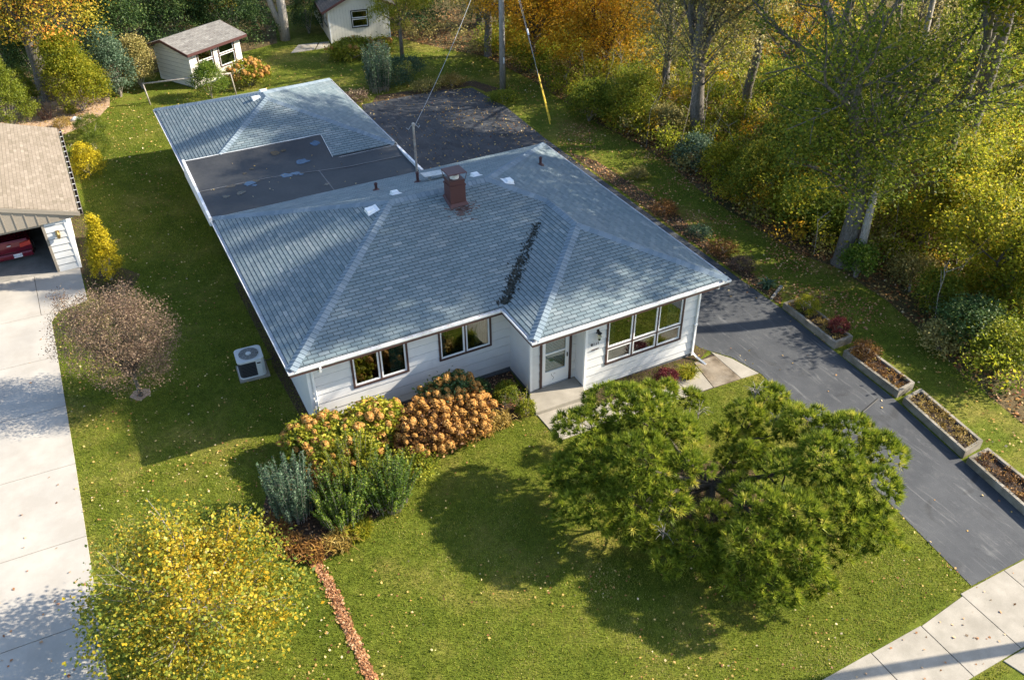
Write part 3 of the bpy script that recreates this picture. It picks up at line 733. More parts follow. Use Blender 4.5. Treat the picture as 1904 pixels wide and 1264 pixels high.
mb = MB(); mb.hexa([(cx-.36, cy-.36, zr(cy-.36)+.02), (cx+.36, cy-.36, zr(cy-.36)+.02), (cx+.36, cy+.3, zr(cy+.3)+.02), (cx-.36, cy+.3, zr(cy+.3)+.02)], [(cx-.30, cy-.28, zr(cy-.28)+.09), (cx+.30, cy-.28, zr(cy-.28)+.09), (cx+.30, cy+.28, zr(cy+.28)+.09), (cx-.30, cy+.28, zr(cy+.28)+.09)])
mb.build('flashing', M['flue'], chim)
# rust run-off on the shingles under the chimney (flat flakes of stain on the tabs)
mb = MB()
for k in range(170):
    v = rr.random(); x = cx+.06+rr.gauss(0, .20+.08*v); y = cy-.30-abs(rr.gauss(0, .26)); r = .018+.035*rr.random()
    if y > cy-.3: continue
    a = rr.random()*3; mb.face([(x+1.4*r*math.cos(a+q*1.2566), y+.6*r*math.sin(a+q*1.2566), zr(y+.6*r*math.sin(a+q*1.2566))+.021) for q in range(5)])
tag(mb.build('rust_stain', M['rust'], roof), kind='stuff')
def on_plane(p, s):   # slope frame: origin, u (level), v (uphill), n
    vd = Vector((s[0], s[1], T)).normalized(); ud = Vector((s[1], -s[0], 0)); n = ud.cross(vd)
    if n.z < 0: n = -n
    return Vector(p), ud, vd, n
def vent(p, s, parent=roof, w=.24, l=.30):
    o, u, v, n = on_plane(p, s)
    mb = MB(); q = lambda a, b, c: o+u*a+v*b+n*c
    mb.hexa([q(-w*.8, -l*.55, .012), q(w*.8, -l*.55, .012), q(w*.8, l*.8, .012), q(-w*.8, l*.8, .012)], [q(-w*.78, -l*.53, .03), q(w*.78, -l*.53, .03), q(w*.78, l*.78, .03), q(-w*.78, l*.78, .03)])
    mb.hexa([q(-w*.65, -l*.5, .03), q(w*.65, -l*.5, .03), q(w*.55, l*.5, .03), q(-w*.55, l*.5, .03)], [q(-w*.55, -l*.42, .14), q(w*.55, -l*.42, .14), q(w*.42, l*.3, .10), q(-w*.42, l*.3, .10)])
    return mb.build('roof_vent', M['vent'], parent, bevel=.02)
vent((4.75, 5.5, zr(4.75)), (1, 0), w=.30, l=.34); vent((6.08, 6.63, zr(D-6.63)), (0, -1)); vent((9.25, 6.5, zr(D-6.5)), (0, -1)); vent((10.0, 5.3, zr(W-10.0)), (-1, 0), w=.3)
def pipe(x, y, z, h=.32, r=.055, parent=roof):
    mb = MB(); mb.lathe((x, y, z), [(.16, -.04), (.13, .03), (r+.02, .06), (r, .08), (r, h-.05), (r+.015, h-.05), (r+.015, h), (r-.012, h), (r-.012, h-.1), (0, h-.1)], 12); mb.build('vent_pipe', M['flue'], parent)
pipe(5.95, 8.42, zr(D-8.42), .30); pipe(7.53, 8.09, zr(D-8.09), .42); pipe(12.72, 7.72, zr(W-12.72), .34)
mb = MB(); mb.hexa([(7.7, 7.75, 4.22), (8.75, 7.62, 4.22), (8.75, 8.12, 4.18), (7.7, 8.25, 4.18)], [(7.7, 7.75, 4.25), (8.75, 7.62, 4.25), (8.75, 8.12, 4.21), (7.7, 8.25, 4.21)])
for x in (7.95, 8.5): mb.box(x-.02, x+.02, 7.8, 8.0, 4.0, 4.22)
mb.build('exhaust_hood', M['galv'], roof)

# ---- service mast
mb = MB(); mx, my = 8.60, 10.95
mb.tube([(mx, my, 2.2), (mx, my, 4.95)], .05, 8); mb.lathe((mx, my, 4.95), [(.05, 0), (.075, .03), (.07, .12), (.0, .17)], 8)
mb.build('service_mast', M['oldpipe'], house)
mb = MB()
for s in (-1, 1): mb.tube([(mx, my, 4.98), (mx+s*.12, my, 4.98), (mx+s*.22, my, 4.85), (mx+s*.30, my+.05, 4.92)], .014, 5)
mb.build('mast_cable', M['wire'], house)

# ---- rear garage wing and flat roof
GO = [(-.05, 13.85), (8.9, 13.85), (8.9, 23.46), (-.05, 23.46)]
gm = 4.475; ga = (4.425, 13.85+gm, zr(gm)); gb = (4.425, 23.46-gm, zr(gm))
g0, g1, g2, g3 = [(*p, zr(E_)) for p in inset(GO, E_)]
mb = MB()
for f in ([g0, g1, ga], [g1, g2, gb, ga], [g2, g3, gb], [g3, g0, ga, gb]): mb.face([(p[0], p[1], p[2]-.004) for p in f])
groof = mb.build('garage_roof', M['deck'], house)
YC, XC = 15.36, 5.88
hx = lambda y: y-13.85-.05
tabs = slope_tabs((-.05, 13.85), (1, 0), (0, 1), [[(hx(YC), YC), (XC, YC), (XC, XC+13.9 if XC < 4.4 else 13.85+(8.9-XC)), ga[:2]], [(XC, g1[1]), g1[:2], (XC, 13.85+(8.9-XC))]], H)
tabs += slope_tabs((8.9, 13.85), (0, 1), (-1, 0), [xy(g1, g2, gb, ga)], H)
tabs += slope_tabs((8.9, 23.46), (-1, 0), (0, -1), [xy(g2, g3, gb)], H)
tabs += slope_tabs((-.05, 23.46), (0, -1), (1, 0), [[(g3[0], YC), (hx(YC), YC), ga[:2], gb[:2], g3[:2]]], H)
emit_tabs(tabs, groof, M['shingle'])
hip((hx(YC)+.02, YC+.02, zr(hx(YC)+.05)), ga, (0, -1), (-1, 0), groof); hip(g1, ga, (0, -1), (1, 0), groof); hip(g2, gb, (0, 1), (1, 0), groof); hip(g3, gb, (0, 1), (-1, 0), groof); hip(ga, gb, (-1, 0), (1, 0), groof)
def gut(P0, P1, outn, name='gutter', parent=groof):
    P0, P1, n = Vector(P0), Vector(P1), Vector(outn)
    prof = [(.118, -.01), (.112, -.055), (.02, -.055), (.018, -.004), (.0, .0), (-.002, -.07), (.03, -.12), (.125, -.12)]
    mb = MB()
    for k in range(len(prof)-1):
        (d0, z0), (d1, z1) = prof[k], prof[k+1]
        a, b = P0-n*d0, P1-n*d0; c, e = P1-n*d1, P0-n*d1
        mb.face([(a.x, a.y, H+z0), (b.x, b.y, H+z0), (c.x, c.y, H+z1), (e.x, e.y, H+z1)])
    mb.build(name, M['gutter'], parent)
    mb = MB(); a, b = P0-n*.035, P1-n*.035; c, e = P1-n*.065, P0-n*.065
    mb.hexa([(a.x, a.y, H-.24), (b.x, b.y, H-.24), (c.x, c.y, H-.24), (e.x, e.y, H-.24)], [(a.x, a.y, H-.121), (b.x, b.y, H-.121), (c.x, c.y, H-.121), (e.x, e.y, H-.121)]); mb.build('fascia', M['brown'], parent)
gut((5.9, 13.85), (8.9, 13.85), (0, -1)); gut((8.9, 13.85), (8.9, 23.46), (1, 0)); gut((8.9, 23.46), (-.05, 23.46), (0, 1)); gut((-.05, 23.46), (-.05, 15.2), (-1, 0))
vent((4.03, 18.77, zr(4.03)), (1, 0), groof); vent((4.7, 20.1, zr(23.46-20.1)), (0, -1), groof, w=.3)
wall(house, (.55, 22.8), (0, -1), (-1, 0), 22.8-10.2, .4, 2.84, zbase=0)
wall(house, (8.3, 14.3), (0, 1), (1, 0), 8.5, 0, 2.84, zbase=-.4)
wall(house, (8.3, 22.8), (-1, 0), (0, 1), 7.75, .3, 2.84, zbase=0)
# flat membrane, gently graded
def zm(x, y):
    f = max(0, (y-10.7)/4.66); sx = min(1, max(0, (x-1.5)/4.4)); sx = sx*sx*(3-2*sx)
    if y < 10.7: return 3.10+.0*x
    base = 3.10-.25*min(1, max(0, (x-3)/3.2))
    z = base+(3.53-base)*(f**4)
    return max(z, zr(y-13.85)+.012) if (y > 13.9 and x < 5.95) else z      # laid over the garage slope
mb = MB(); nx, ny = 36, 22; x0, x1 = .02, 8.85; y0 = 10.0; pts = []
for j in range(ny+1):
    for i in range(nx+1):
        x = x0+(x1-x0)*i/nx; ya_ = y0+.8*max(0, 1-x/1.6); y = ya_+(15.36-ya_)*j/ny
        pts.append((x, y, zm(x, y)+.006*math.sin(x*3.1+y*2)*math.sin(y*2.3)))
fs = []
for j in range(ny):
    for i in range(nx):
        xm = x0+(x1-x0)*(i+.5)/nx; ym = y0+(15.36-y0)*(j+.5)/ny
        if xm > 5.9 and ym > 14.2: continue
        fs.append((j*(nx+1)+i, j*(nx+1)+i+1, (j+1)*(nx+1)+i+1, (j+1)*(nx+1)+i))
mb.faces(pts, fs); flat = mb.build('flat_roof', M['membrane'], house, smooth=True)
mb = MB()
def rib(path, w, h, n=(0, 0)):
    for a, b in zip(path[:-1], path[1:]):
        a, b = Vector(a), Vector(b); d = (b-a).normalized(); s = Vector((-d.y, d.x, 0)).normalized()*w/2; u = Vector((0, 0, h))
        mb.hexa([a-s-u*.5, b-s-u*.5, b+s-u*.5, a+s-u*.5], [a-s+u, b-s+u, b+s+u, a+s+u])
rib([(x, 13.05-.02*x, zm(x, 13.05)+.004) for x in np.linspace(.1, 8.7, 20)], .05, .004)
rib([(5.0+.0*y, y, zm(5.0, y)+.002) for y in np.linspace(10.8, 13.0, 6)], .04, .004)
mb.build('membrane_seam', M['seam'], flat)
mb = MB()
mb.hexa([(-.06, 10.55, 2.82), (.07, 10.55, 2.82), (.07, 15.5, 2.82), (-.06, 15.5, 2.82)], [(-.04, 10.55, zm(0, 10.9)+.05), (.06, 10.55, zm(0, 10.9)+.05), (.06, 15.5, zm(0, 15.3)+.04), (-.04, 15.5, zm(0, 15.3)+.04)])
mb.build('parapet_edge', M['gutter'], flat); mb = MB()
mb.hexa([(8.80, 10.95, 2.80), (8.90, 10.95, 2.80), (8.90, 13.8, 2.80), (8.80, 13.8, 2.80)], [(8.80, 10.95, 2.99), (8.90, 10.95, 2.99), (8.90, 13.8, 2.99), (8.80, 13.8, 2.99)])
mb.build('parapet_edge', M['gutter'], flat)
mb = MB(); mb.tube([(x, 15.37, zr(YC-13.85)+.02) for x in np.linspace(.05, 5.88, 12)], .02, 5); mb.tube([(5.9, y, zr(y-13.85)+.025) for y in np.linspace(15.37, 13.9, 5)], .012, 5); mb.build('edge_flashing', M['gutter'], flat)
mb = MB(); mb.box(.5, 8.4, 10.3, 13.9, 2.62, 2.72); mb.box(6.0, 8.7, 13.7, 14.1, 2.52, 2.70); mb.build('ceiling', M['soffit'], house)
def blotch(cx, cy, r, mat, name, seed, sy=.7):
    q = random.Random(seed); n = 12; mb = MB()
    pts = [(cx+r*math.cos(k*6.283/n)*(.65+.6*q.random()), cy+sy*r*math.sin(k*6.283/n)*(.65+.6*q.random())) for k in range(n)]
    mb.face([(x, y, zm(x, y)+.013) for x, y in pts]); mb.build(name, mat, flat)
for k, (x, y, r, m_) in enumerate([(3.67, 14.8, .20, 'wetleaf'), (4.05, 14.85, .12, 'wetleaf'), (4.58, 13.9, .30, 'water'), (5.5, 14.9, .22, 'water'), (3.6, 12.95, .28, 'water'), (4.0, 13.0, .2, 'water'), (4.2, 12.85, .1, 'water'), (2.05, 12.85, .28, 'water'), (2.36, 12.95, .18, 'wetleaf'), (2.2, 12.6, .12, 'water'), (1.34, 12.95, .2, 'wetleaf'), (1.55, 12.2, .22, 'wetleaf'), (.95, 12.15, .18, 'wetleaf'), (2.45, 14.0, .12, 'wetleaf'), (2.1, 13.75, .1, 'wetleaf'), (8.3, 12.9, .12, 'wetleaf'), (4.9, 11.6, .12, 'wetleaf')]):
    blotch(x, y, r, M[m_], 'puddle' if m_ == 'water' else 'wet_leaf_patch', k)

# ================================================================== PLANT TOOLS
def unit(v): return v/np.maximum(1e-9, np.linalg.norm(v, axis=-1, keepdims=True))
def leaf_arrays(C, size, rng, aspect=.55, up=.5, axis=None, jit=.35, fold=.25):
    n = len(C)
    nrm = rng.normal(size=(n, 3)); nrm[:, 2] = np.abs(nrm[:, 2])*(1+up)+up*.3; nrm = unit(nrm)
    a = rng.normal(size=(n, 3)) if axis is None else axis+rng.normal(size=(n, 3))*jit
    a = unit(a-nrm*np.sum(a*nrm, 1, keepdims=True)); b = np.cross(nrm, a)
    s = (size*(.65+.7*rng.random(n)))[:, None]/2
    V = np.empty((n, 4, 3)); V[:, 0] = C-a*s; V[:, 2] = C+a*s; V[:, 1] = C+b*s*aspect+nrm*s*fold; V[:, 3] = C-b*s*aspect+nrm*s*fold
    return V.reshape(-1, 3), np.arange(4*n).reshape(n, 4)
def clump_points(centres, per, rad, rng, flat=.8):
    n = len(centres); k = np.repeat(np.arange(n), per)
    o = rng.normal(size=(n*per, 3))*rad*np.array([1, 1, flat]); return centres[k]+o, k
def blob_points(blobs, n, rng, shell=.72, low=-.55, lump=.16):
    wts = np.array([b[3]*b[4]+b[3]*b[5]+b[4]*b[5] for b in blobs], float); wts /= wts.sum()
    idx = rng.choice(len(blobs), n, p=wts); B = np.array(blobs, float)[idx]
    d = unit(rng.normal(size=(n, 3))); d[:, 2] = np.where(d[:, 2] < low, -d[:, 2], d[:, 2])
    ph = np.sin(d[:, 0]*5+B[:, 0]*3)*np.sin(d[:, 1]*5+B[:, 1]*3)*np.sin(d[:, 2]*6+1)
    r = (shell+(1-shell)*rng.random(n)**.6)*(1+lump*ph)
    return B[:, :3]+d*B[:, 3:6]*r[:, None]
def crown_mesh(name, blobs, mat, seed, n_cl, per, rad, leaf, aspect=.6, up=.5, shell=.72, low=-.55, tone=(.45, .18, .12), flat=.8, upgrad=0.0, jit=.35):
    rng = np.random.default_rng(seed)
    c = blob_points(blobs, n_cl, rng, shell, low); p, k = clump_points(c, per, rad, rng, flat)
    V, F = leaf_arrays(p, leaf, rng, aspect, up)
    t = tone[0]+rng.normal(size=n_cl)[k]*tone[1]+rng.normal(size=len(p))*tone[2]
    return np_mesh(name, V, F, mat, np.clip(t, 0, 1))
def plant(name, label, cat, x, y, blobs, mat, seed, n_cl=150, per=30, rad=.12, leaf=.07, stems=8, stem_r=.012, stem_mat='twig', trunk=None, group=None, part='foliage', **kw):
    root = empty(name, (x, y, zg(x, y)), 0, label, cat, group)
    link(part, crown_mesh(part, blobs, M[mat], seed, n_cl, per, rad, leaf, **kw), root)
    rg = random.Random(seed); mb = MB()
    if trunk: mb.tube(trunk[0], trunk[1], 8)
    st = Vector(trunk[0][-1]) if trunk else Vector((0, 0, -.02))
    for _ in range(stems):
        b = rg.choice(blobs); e = Vector((b[0]+rg.uniform(-.7, .7)*b[3], b[1]+rg.uniform(-.7, .7)*b[4], b[2]+rg.uniform(-.2, .8)*b[5]))
        s0 = st+Vector((rg.uniform(-.06, .06), rg.uniform(-.06, .06), 0)) if not trunk else st.lerp(Vector(trunk[0][-2]), rg.random()*.5)
        m1 = s0.lerp(e, .5)+Vector((rg.uniform(-.1, .1), rg.uniform(-.1, .1), .1))*min(1, (e-s0).length)
        mb.tube([s0, m1, e], [stem_r*1.4, stem_r, stem_r*.4], 4, cap=False)
    if mb.v: mb.build('trunk' if trunk else 'stems', M[stem_mat], root, smooth=True)
    return root
def grow(mb, p, d, L, r, lvl, mx, tips, rg, kids=4, ang=(25, 55), up=.15, taper=.62, ratio=.64, seg0=9, start=.35, droop=0):
    n = 4 if lvl < mx else 3; path = [Vector(p)]; rad = [r]; dd = Vector(d).normalized()
    for i in range(n):
        dd = (dd+Vector((rg.gauss(0, .10), rg.gauss(0, .10), rg.gauss(0, .07)+up*.25-droop*lvl*.1))).normalized()
        path.append(path[-1]+dd*L/n); rad.append(r*(1-(1-taper)*(i+1)/n))
    mb.tube(path, rad, max(3, seg0-2*lvl), cap=False)
    if lvl >= mx-1:
        for t in (.45, .75, 1.0):
            q = t*n; i = min(n-1, int(q)); tips.append(path[i].lerp(path[i+1], q-i))
    if lvl == mx: return
    az = rg.random()*6.28
    for k in range(kids):
        t = start+(1-start)*(k+.5+rg.uniform(-.3, .3))/kids; q = t*n; i = min(n-1, int(q)); b = path[i].lerp(path[i+1], q-i)
        ax = dd.orthogonal().normalized(); az += 2.4+rg.uniform(-.4, .4)
        side = (Matrix.Rotation(az, 3, dd) @ ax)
        th = math.radians(rg.uniform(*ang)); nd = dd*math.cos(th)+side*math.sin(th)
        grow(mb, b, nd, L*ratio*rg.uniform(.8, 1.15), r*(1-(1-taper)*t)*.62, lvl+1, mx, tips, rg, kids, ang, up, taper, ratio, seg0, start*.8, droop)
    grow(mb, path[-1], dd, L*ratio, rad[-1]*.9, lvl+1, mx, tips, rg, kids, ang, up, taper, ratio, seg0, start*.8, droop)
def tree_meshes(seed, L, r, mx=3, per=40, rad=.45, leaf=.14, mat='L_green', bark='bark', lean=(0, 0), tone=(.48, .27, .10), forks=None, keep=1.0, trunkL=None, skirt=None, ns=0, **kw):
    rg = random.Random(seed); rng = np.random.default_rng(seed); mb = MB(); tips = []
    base = Vector((0, 0, -.2)); d = Vector((lean[0], lean[1], 1)).normalized()
    mb.tube([base, base+d*.35], [r*1.55, r*1.15], 9, cap=False)
    base = base+d*.33
    tl = trunkL or L
    path = [base]; rad_ = [r*1.15]
    for i in range(5): path.append(path[-1]+(d+Vector((rg.gauss(0, .05), rg.gauss(0, .05), 0))).normalized()*tl/5); rad_.append(r*(1.1-.08*(i+1)))
    mb.tube(path, rad_, 10, cap=False)
    for fd, fl, fr in (forks or [((.15, .1, 1), 1, .8), ((-.5, .2, .9), .8, .6), ((.45, -.4, .8), .8, .55)]):
        grow(mb, path[-1]-d*.15, Vector(fd), L*fl, r*fr, 1, mx, tips, rg, **kw)
    tm_ = mb
    tips = [t for t in tips if rg.random() < keep]
    c = np.array([tuple(t) for t in tips])
    if skirt:
        sp_ = blob_points(skirt, ns, rng, .45, -.8, .25); c = np.concatenate([c, sp_])
        for q in sp_[::14]:
            o = Vector((d.x*q[2]*.6, d.y*q[2]*.6, max(1.2, q[2]*.62))); e = Vector(q); mb.tube([o, o.lerp(e, .5)+Vector((0, 0, .35)), e], [.05, .03, .01], 4, cap=False)
    p, k = clump_points(c, per, rad, rng, .7)
    V, F = leaf_arrays(p, leaf, rng, .6, .5)
    t = tone[0]+rng.normal(size=len(c))[k]*tone[1]+rng.normal(size=len(p))*tone[2]
    cm = np_mesh('crown', V, F, M[mat], np.clip(t, 0, 1))
    return tm_, cm
def put_tree(name, label, x, y, tm_, cm, rz=0, s=1, mat=None, group=None, cat='tree', bark='bark'):
    root = empty(name, (x, y, zg(x, y)), rz, label, cat, group); root.scale = (s, s, s)
    tr = link('trunk', tm_, root); cr = link('crown', cm, root)
    if mat: cr.material_slots[0].link = 'OBJECT'; cr.material_slots[0].material = M[mat]
    return root
def trunk_mesh(mb, bark='bark'):
    me = bpy.data.meshes.new('trunk'); me.from_pydata([tuple(v) for v in mb.v], [], mb.f); me.materials.append(M[bark])
    me.polygons.foreach_set('use_smooth', [True]*len(me.polygons)); me.update(); return me

# ================================================================== NEIGHBOUR'S GARAGE AND CAR
ng = empty('neighbour_garage', (-4.95, 14.35, 0), 0, 'white garage with tan shingle gable roof, open door bay and a maroon car inside', 'garage')
class Sub:
    pass
mb = MB()
ox, oy = -4.95, 14.35
rz_ = lambda x: 2.86+.31*(-4.44+oy*0-x) if x > -8.6 else 2.86+.31*(4.16-(-8.6-x))
# local frame: subtract the root's origin
def nx_(x): return x-ox
def ny_(y): return y-oy
yF, yB = 14.22, 23.67
mb.face([(nx_(-4.38), ny_(yF), 2.84), (nx_(-4.38), ny_(yB), 2.84), (nx_(-8.6), ny_(yB), 4.15), (nx_(-8.6), ny_(yF), 4.15)])
mb.face([(nx_(-8.6), ny_(yF), 4.15), (nx_(-8.6), ny_(yB), 4.15), (nx_(-12.8), ny_(yB), 2.84), (nx_(-12.8), ny_(yF), 2.84)])
nroof = mb.build('roof', M['deck'], ng)
def local_tabs(O, ud, vd, polys, z0, pitch, **k):
    return slope_tabs(O, ud, vd, polys, z0, pitch, **k)
tabs = local_tabs((nx_(-4.38), 0), (0, 1), (-1, 0), [[(nx_(-4.40), ny_(yF)), (nx_(-4.40), ny_(yB)), (nx_(-8.6), ny_(yB)), (nx_(-8.6), ny_(yF))]], 2.846, .31, tabw=.33, expo=.14, gap=.008, hb=.012)
tabs = [(t[0]+Vector((ox, oy, 0)), *t[1:]) for t in tabs]
emit_tabs(tabs, nroof, M['tanshingle'], stuffname='shingle_field')
tabs = local_tabs((nx_(-12.8), 0), (0, -1), (1, 0), [[(nx_(-12.8), ny_(yF)), (nx_(-8.6), ny_(yF)), (nx_(-8.6), ny_(yB)), (nx_(-12.8), ny_(yB))]], 2.846, .31, tabw=.33, expo=.14, gap=.008)
m_ = MB()
for c, vs, fs, tone, a in tabs: m_.tone = tone; m_.faces(vs, fs)
tag(m_.build('far_shingle_field', M['tanshingle'], nroof), kind='stuff')
mb = MB()                                               # rake boards, open gutter with hangers
for (xa, za, xb, zb_) in ((-4.36, 2.83, -8.6, 4.14), (-8.6, 4.14, -12.84, 2.83)):
    a, b = nx_(xa), nx_(xb); y_ = ny_(yF)
    mb.hexa([(a, y_-.03, za-.17), (b, y_-.03, zb_-.17), (b, y_, zb_-.17), (a, y_, za-.17)], [(a, y_-.03, za), (b, y_-.03, zb_), (b, y_, zb_), (a, y_, za)])
mb.build('rake_board', M['tanboard'], nroof)
mb = MB(); gx0, gx1 = nx_(-4.36), nx_(-4.24)
for xa, xb, za, zb_ in ((gx0, gx1, 2.70, 2.705), (gx1-.008, gx1, 2.705, 2.82), (gx0, gx0+.008, 2.705, 2.80)): mb.box(xa, xb, ny_(yF), ny_(yB), za, zb_)
ngut = mb.build('gutter', M['tanboard'], ng)
mb = MB(); mb.box(gx0+.01, gx1-.01, ny_(yF)+.01, ny_(yB)-.01, 2.706, 2.72); mb.build('gutter_silt', M['soil'], ngut)
y_ = yF+.3
while y_ < yB:
    mb = MB(); mb.box(gx0-.01, gx1, ny_(y_), ny_(y_)+.03, 2.80, 2.815); mb.build('hanger', M['white_trim'], ngut); y_ += .62
# gable boards with battens
def gz(x): return 2.84+.31*(-4.38-x)-.17 if x > -8.6 else 2.84+.31*(x+12.8)-.17
x = -4.75; gb_ = MB(); yg = ny_(14.24)
gab = None
mb = MB(); mb.face([(nx_(-4.6), yg+.02, 2.62), (nx_(-4.6), yg+.02, gz(-4.6)), (nx_(-8.6), yg+.02, gz(-8.6)), (nx_(-12.6), yg+.02, gz(-12.6)), (nx_(-12.6), yg+.02, 2.62)]); gab = mb.build('gable', M['tanboard'], ng)
x = -5.1
while x > -12.4:
    w_ = .38; a, b = x, x-w_
    mb = MB(); mb.hexa([(nx_(a)-.012, yg, 2.60), (nx_(b)+.012, yg, 2.60), (nx_(b)+.012, yg+.018, 2.60), (nx_(a)-.012, yg+.018, 2.60)], [(nx_(a)-.012, yg, max(2.64, gz(a))), (nx_(b)+.012, yg, max(2.64, gz(b))), (nx_(b)+.012, yg+.018, max(2.64, gz(b))), (nx_(a)-.012, yg+.018, max(2.64, gz(a)))])
    mb.build('gable_board', M['tanboard'], gab)
    mb = MB(); mb.box(nx_(b)-.022, nx_(b)+.022, yg-.02, yg-.001, 2.60, max(2.66, gz(b)-.01)); mb.build('batten', M['tanboard'], gab)
    x -= w_
wall(ng, (nx_(-5.74), 0), (1, 0), (0, -1), .79, .42, 2.70, zref=.42, course=.29, zbase=0)
wall(ng, (0, .002), (0, 1), (1, 0), 9.2, .42, 2.75, zref=.42, course=.29, zbase=0)
mb = MB(); mb.box(-.07, .03, -.035, .06, .40, 2.76); mb.build('corner_trim', M['white_trim'], ng)
mb = MB(); mb.box(nx_(-5.83), nx_(-5.745), -.05, .14, .42, 2.6); mb.box(nx_(-12.4), nx_(-12.3), -.05, .14, .42, 2.6); mb.box(nx_(-12.3), nx_(-5.83), -.0, .14, 2.48, 2.60); mb.build('door_casing', M['tanboard'], ng)
mb = MB(); mb.prism([(nx_(-12.4), .02), (0, .02), (0, 9.2), (nx_(-12.4), 9.2)], lambda x, y: zg(x+ox, y+oy)-.1, lambda x, y: zg(x+ox, y+oy)+.026); mb.build('garage_floor', M['garagefloor'], ng)
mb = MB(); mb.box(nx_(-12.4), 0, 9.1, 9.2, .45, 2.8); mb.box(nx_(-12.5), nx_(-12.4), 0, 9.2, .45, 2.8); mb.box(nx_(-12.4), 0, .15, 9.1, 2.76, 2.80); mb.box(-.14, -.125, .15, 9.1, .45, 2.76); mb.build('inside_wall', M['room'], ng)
mb = MB(); mb.box(nx_(-5.42), nx_(-5.28), -.05, -.01, 1.95, 2.2); mb.lathe((nx_(-5.35), -.14, 1.88), [(.0, 0), (.05, .02), (.06, .04), (.075, .2), (.10, .22), (.02, .32), (0, .36)], 8); mb.build('wall_lamp', M['brass'], ng)
# ---- car, rear towards the drive
car = empty('parked_car', (-7.36, 15.75, .46), 0, 'maroon saloon car parked nose-in inside the neighbour\'s open garage', 'car')
prof = [(0, .34, .80), (.04, .50, .86), (.02, .72, .87), (.06, .93, .86), (.25, 1.00, .84), (1.05, 1.04, .82), (1.75, 1.36, .62), (2.9, 1.38, .60), (3.6, 1.02, .80), (4.6, .90, .78), (4.78, .62, .80), (4.78, .30, .76)]
prof = [(a, z, w_) for a, z, w_ in prof]
mb = MB(); rows = []
for (yy, z, w_) in prof:
    rows.append([(-w_, yy, z-.015), (-w_*.8, yy, z+.012), (0, yy, z+.03), (w_*.8, yy, z+.012), (w_, yy, z-.015)])
pts = [p for r_ in rows for p in r_]; fs = [(i*5+k, i*5+k+1, (i+1)*5+k+1, (i+1)*5+k) for i in range(len(rows)-1) for k in range(4)]
mb.faces(pts, fs)
side_u = [(r_[0], r_[4]) for r_ in rows]
beltw = .88
for s in (0, 1):
    sg = -1 if s == 0 else 1
    for i in range(len(rows)-1):
        a, b = rows[i][0 if s == 0 else 4], rows[i+1][0 if s == 0 else 4]
        za, zb_ = min(a[2], .90), min(b[2], .90)
        A1, B1 = (sg*beltw, a[1], za), (sg*beltw, b[1], zb_)
        if a[2] > .92 or b[2] > .92: mb.face([a, b, B1, A1] if s else [A1, B1, b, a])
        A2, B2 = (sg*.86, a[1], .25), (sg*.86, b[1], .25)
        mb.face([A1, B1, B2, A2] if s else [A2, B2, B1, A1])
mb.face([rows[0][0], rows[0][1], rows[0][2], rows[0][3], rows[0][4], (.86, 0, .25), (-.86, 0, .25)])
mb.face([rows[-1][4], rows[-1][3], rows[-1][2], rows[-1][1], rows[-1][0], (-.86, 4.78, .25), (.86, 4.78, .25)])
body = mb.build('body', M['carpaint'], car, smooth=False, bevel=.02)
mb = MB(); mb.box(-.84, .84, -.10, .12, .30, .52); mb.box(-.80, .80, -.12, -.05, .44, .50); mb.build('bumper', M['carpaint'], car, bevel=.03)
mb = MB(); mb.box(-.78, .78, -.03, .16, .985, 1.05); mb.build('boot_lip', M['carpaint'], car, bevel=.02)
for s in (-1, 1):
    mb = MB(); mb.hexa([(s*.44, -.035, .70), (s*.86, -.03, .74), (s*.86, .22, .74), (s*.44, .05, .70)], [(s*.46, -.03, .86), (s*.865, -.02, .93), (s*.865, .26, .93), (s*.46, .05, .86)]); mb.build('tail_light', M['taillight'], car)
mb = MB(); mb.hexa([(-.62, 1.12, 1.09), (.62, 1.12, 1.09), (.5, 1.70, 1.37), (-.5, 1.70, 1.37)], [(-.62, 1.10, 1.10), (.62, 1.10, 1.10), (.5, 1.68, 1.385), (-.5, 1.68, 1.385)]); mb.build('rear_window', M['glass'], car)
mb = MB(); mb.box(.12, .44, -.125, -.115, .33, .49); pl = mb.build('licence_plate', M['plate'], car)
t_ = text('806 LZA', .085, (.28, -.128, .385), (math.pi/2, 0, 0), M['platetext'], pl, 'plate_number', .001)
mb = MB(); mb.box(.0, .14, -.05, -.03, .84, .87); mb.build('badge', M['plate'], car)
for s in (-1, 1):
    for yy in (.85, 3.75):
        mb = MB(); mb.tube([(s*.70, yy, .31), (s*.88, yy, .31)], .31, 18); wh = mb.build('wheel', M['tyre'], car)
        mb = MB(); mb.tube([(s*.80, yy, .31), (s*.888, yy, .31)], .18, 12); mb.build('rim', M['galv'], wh)

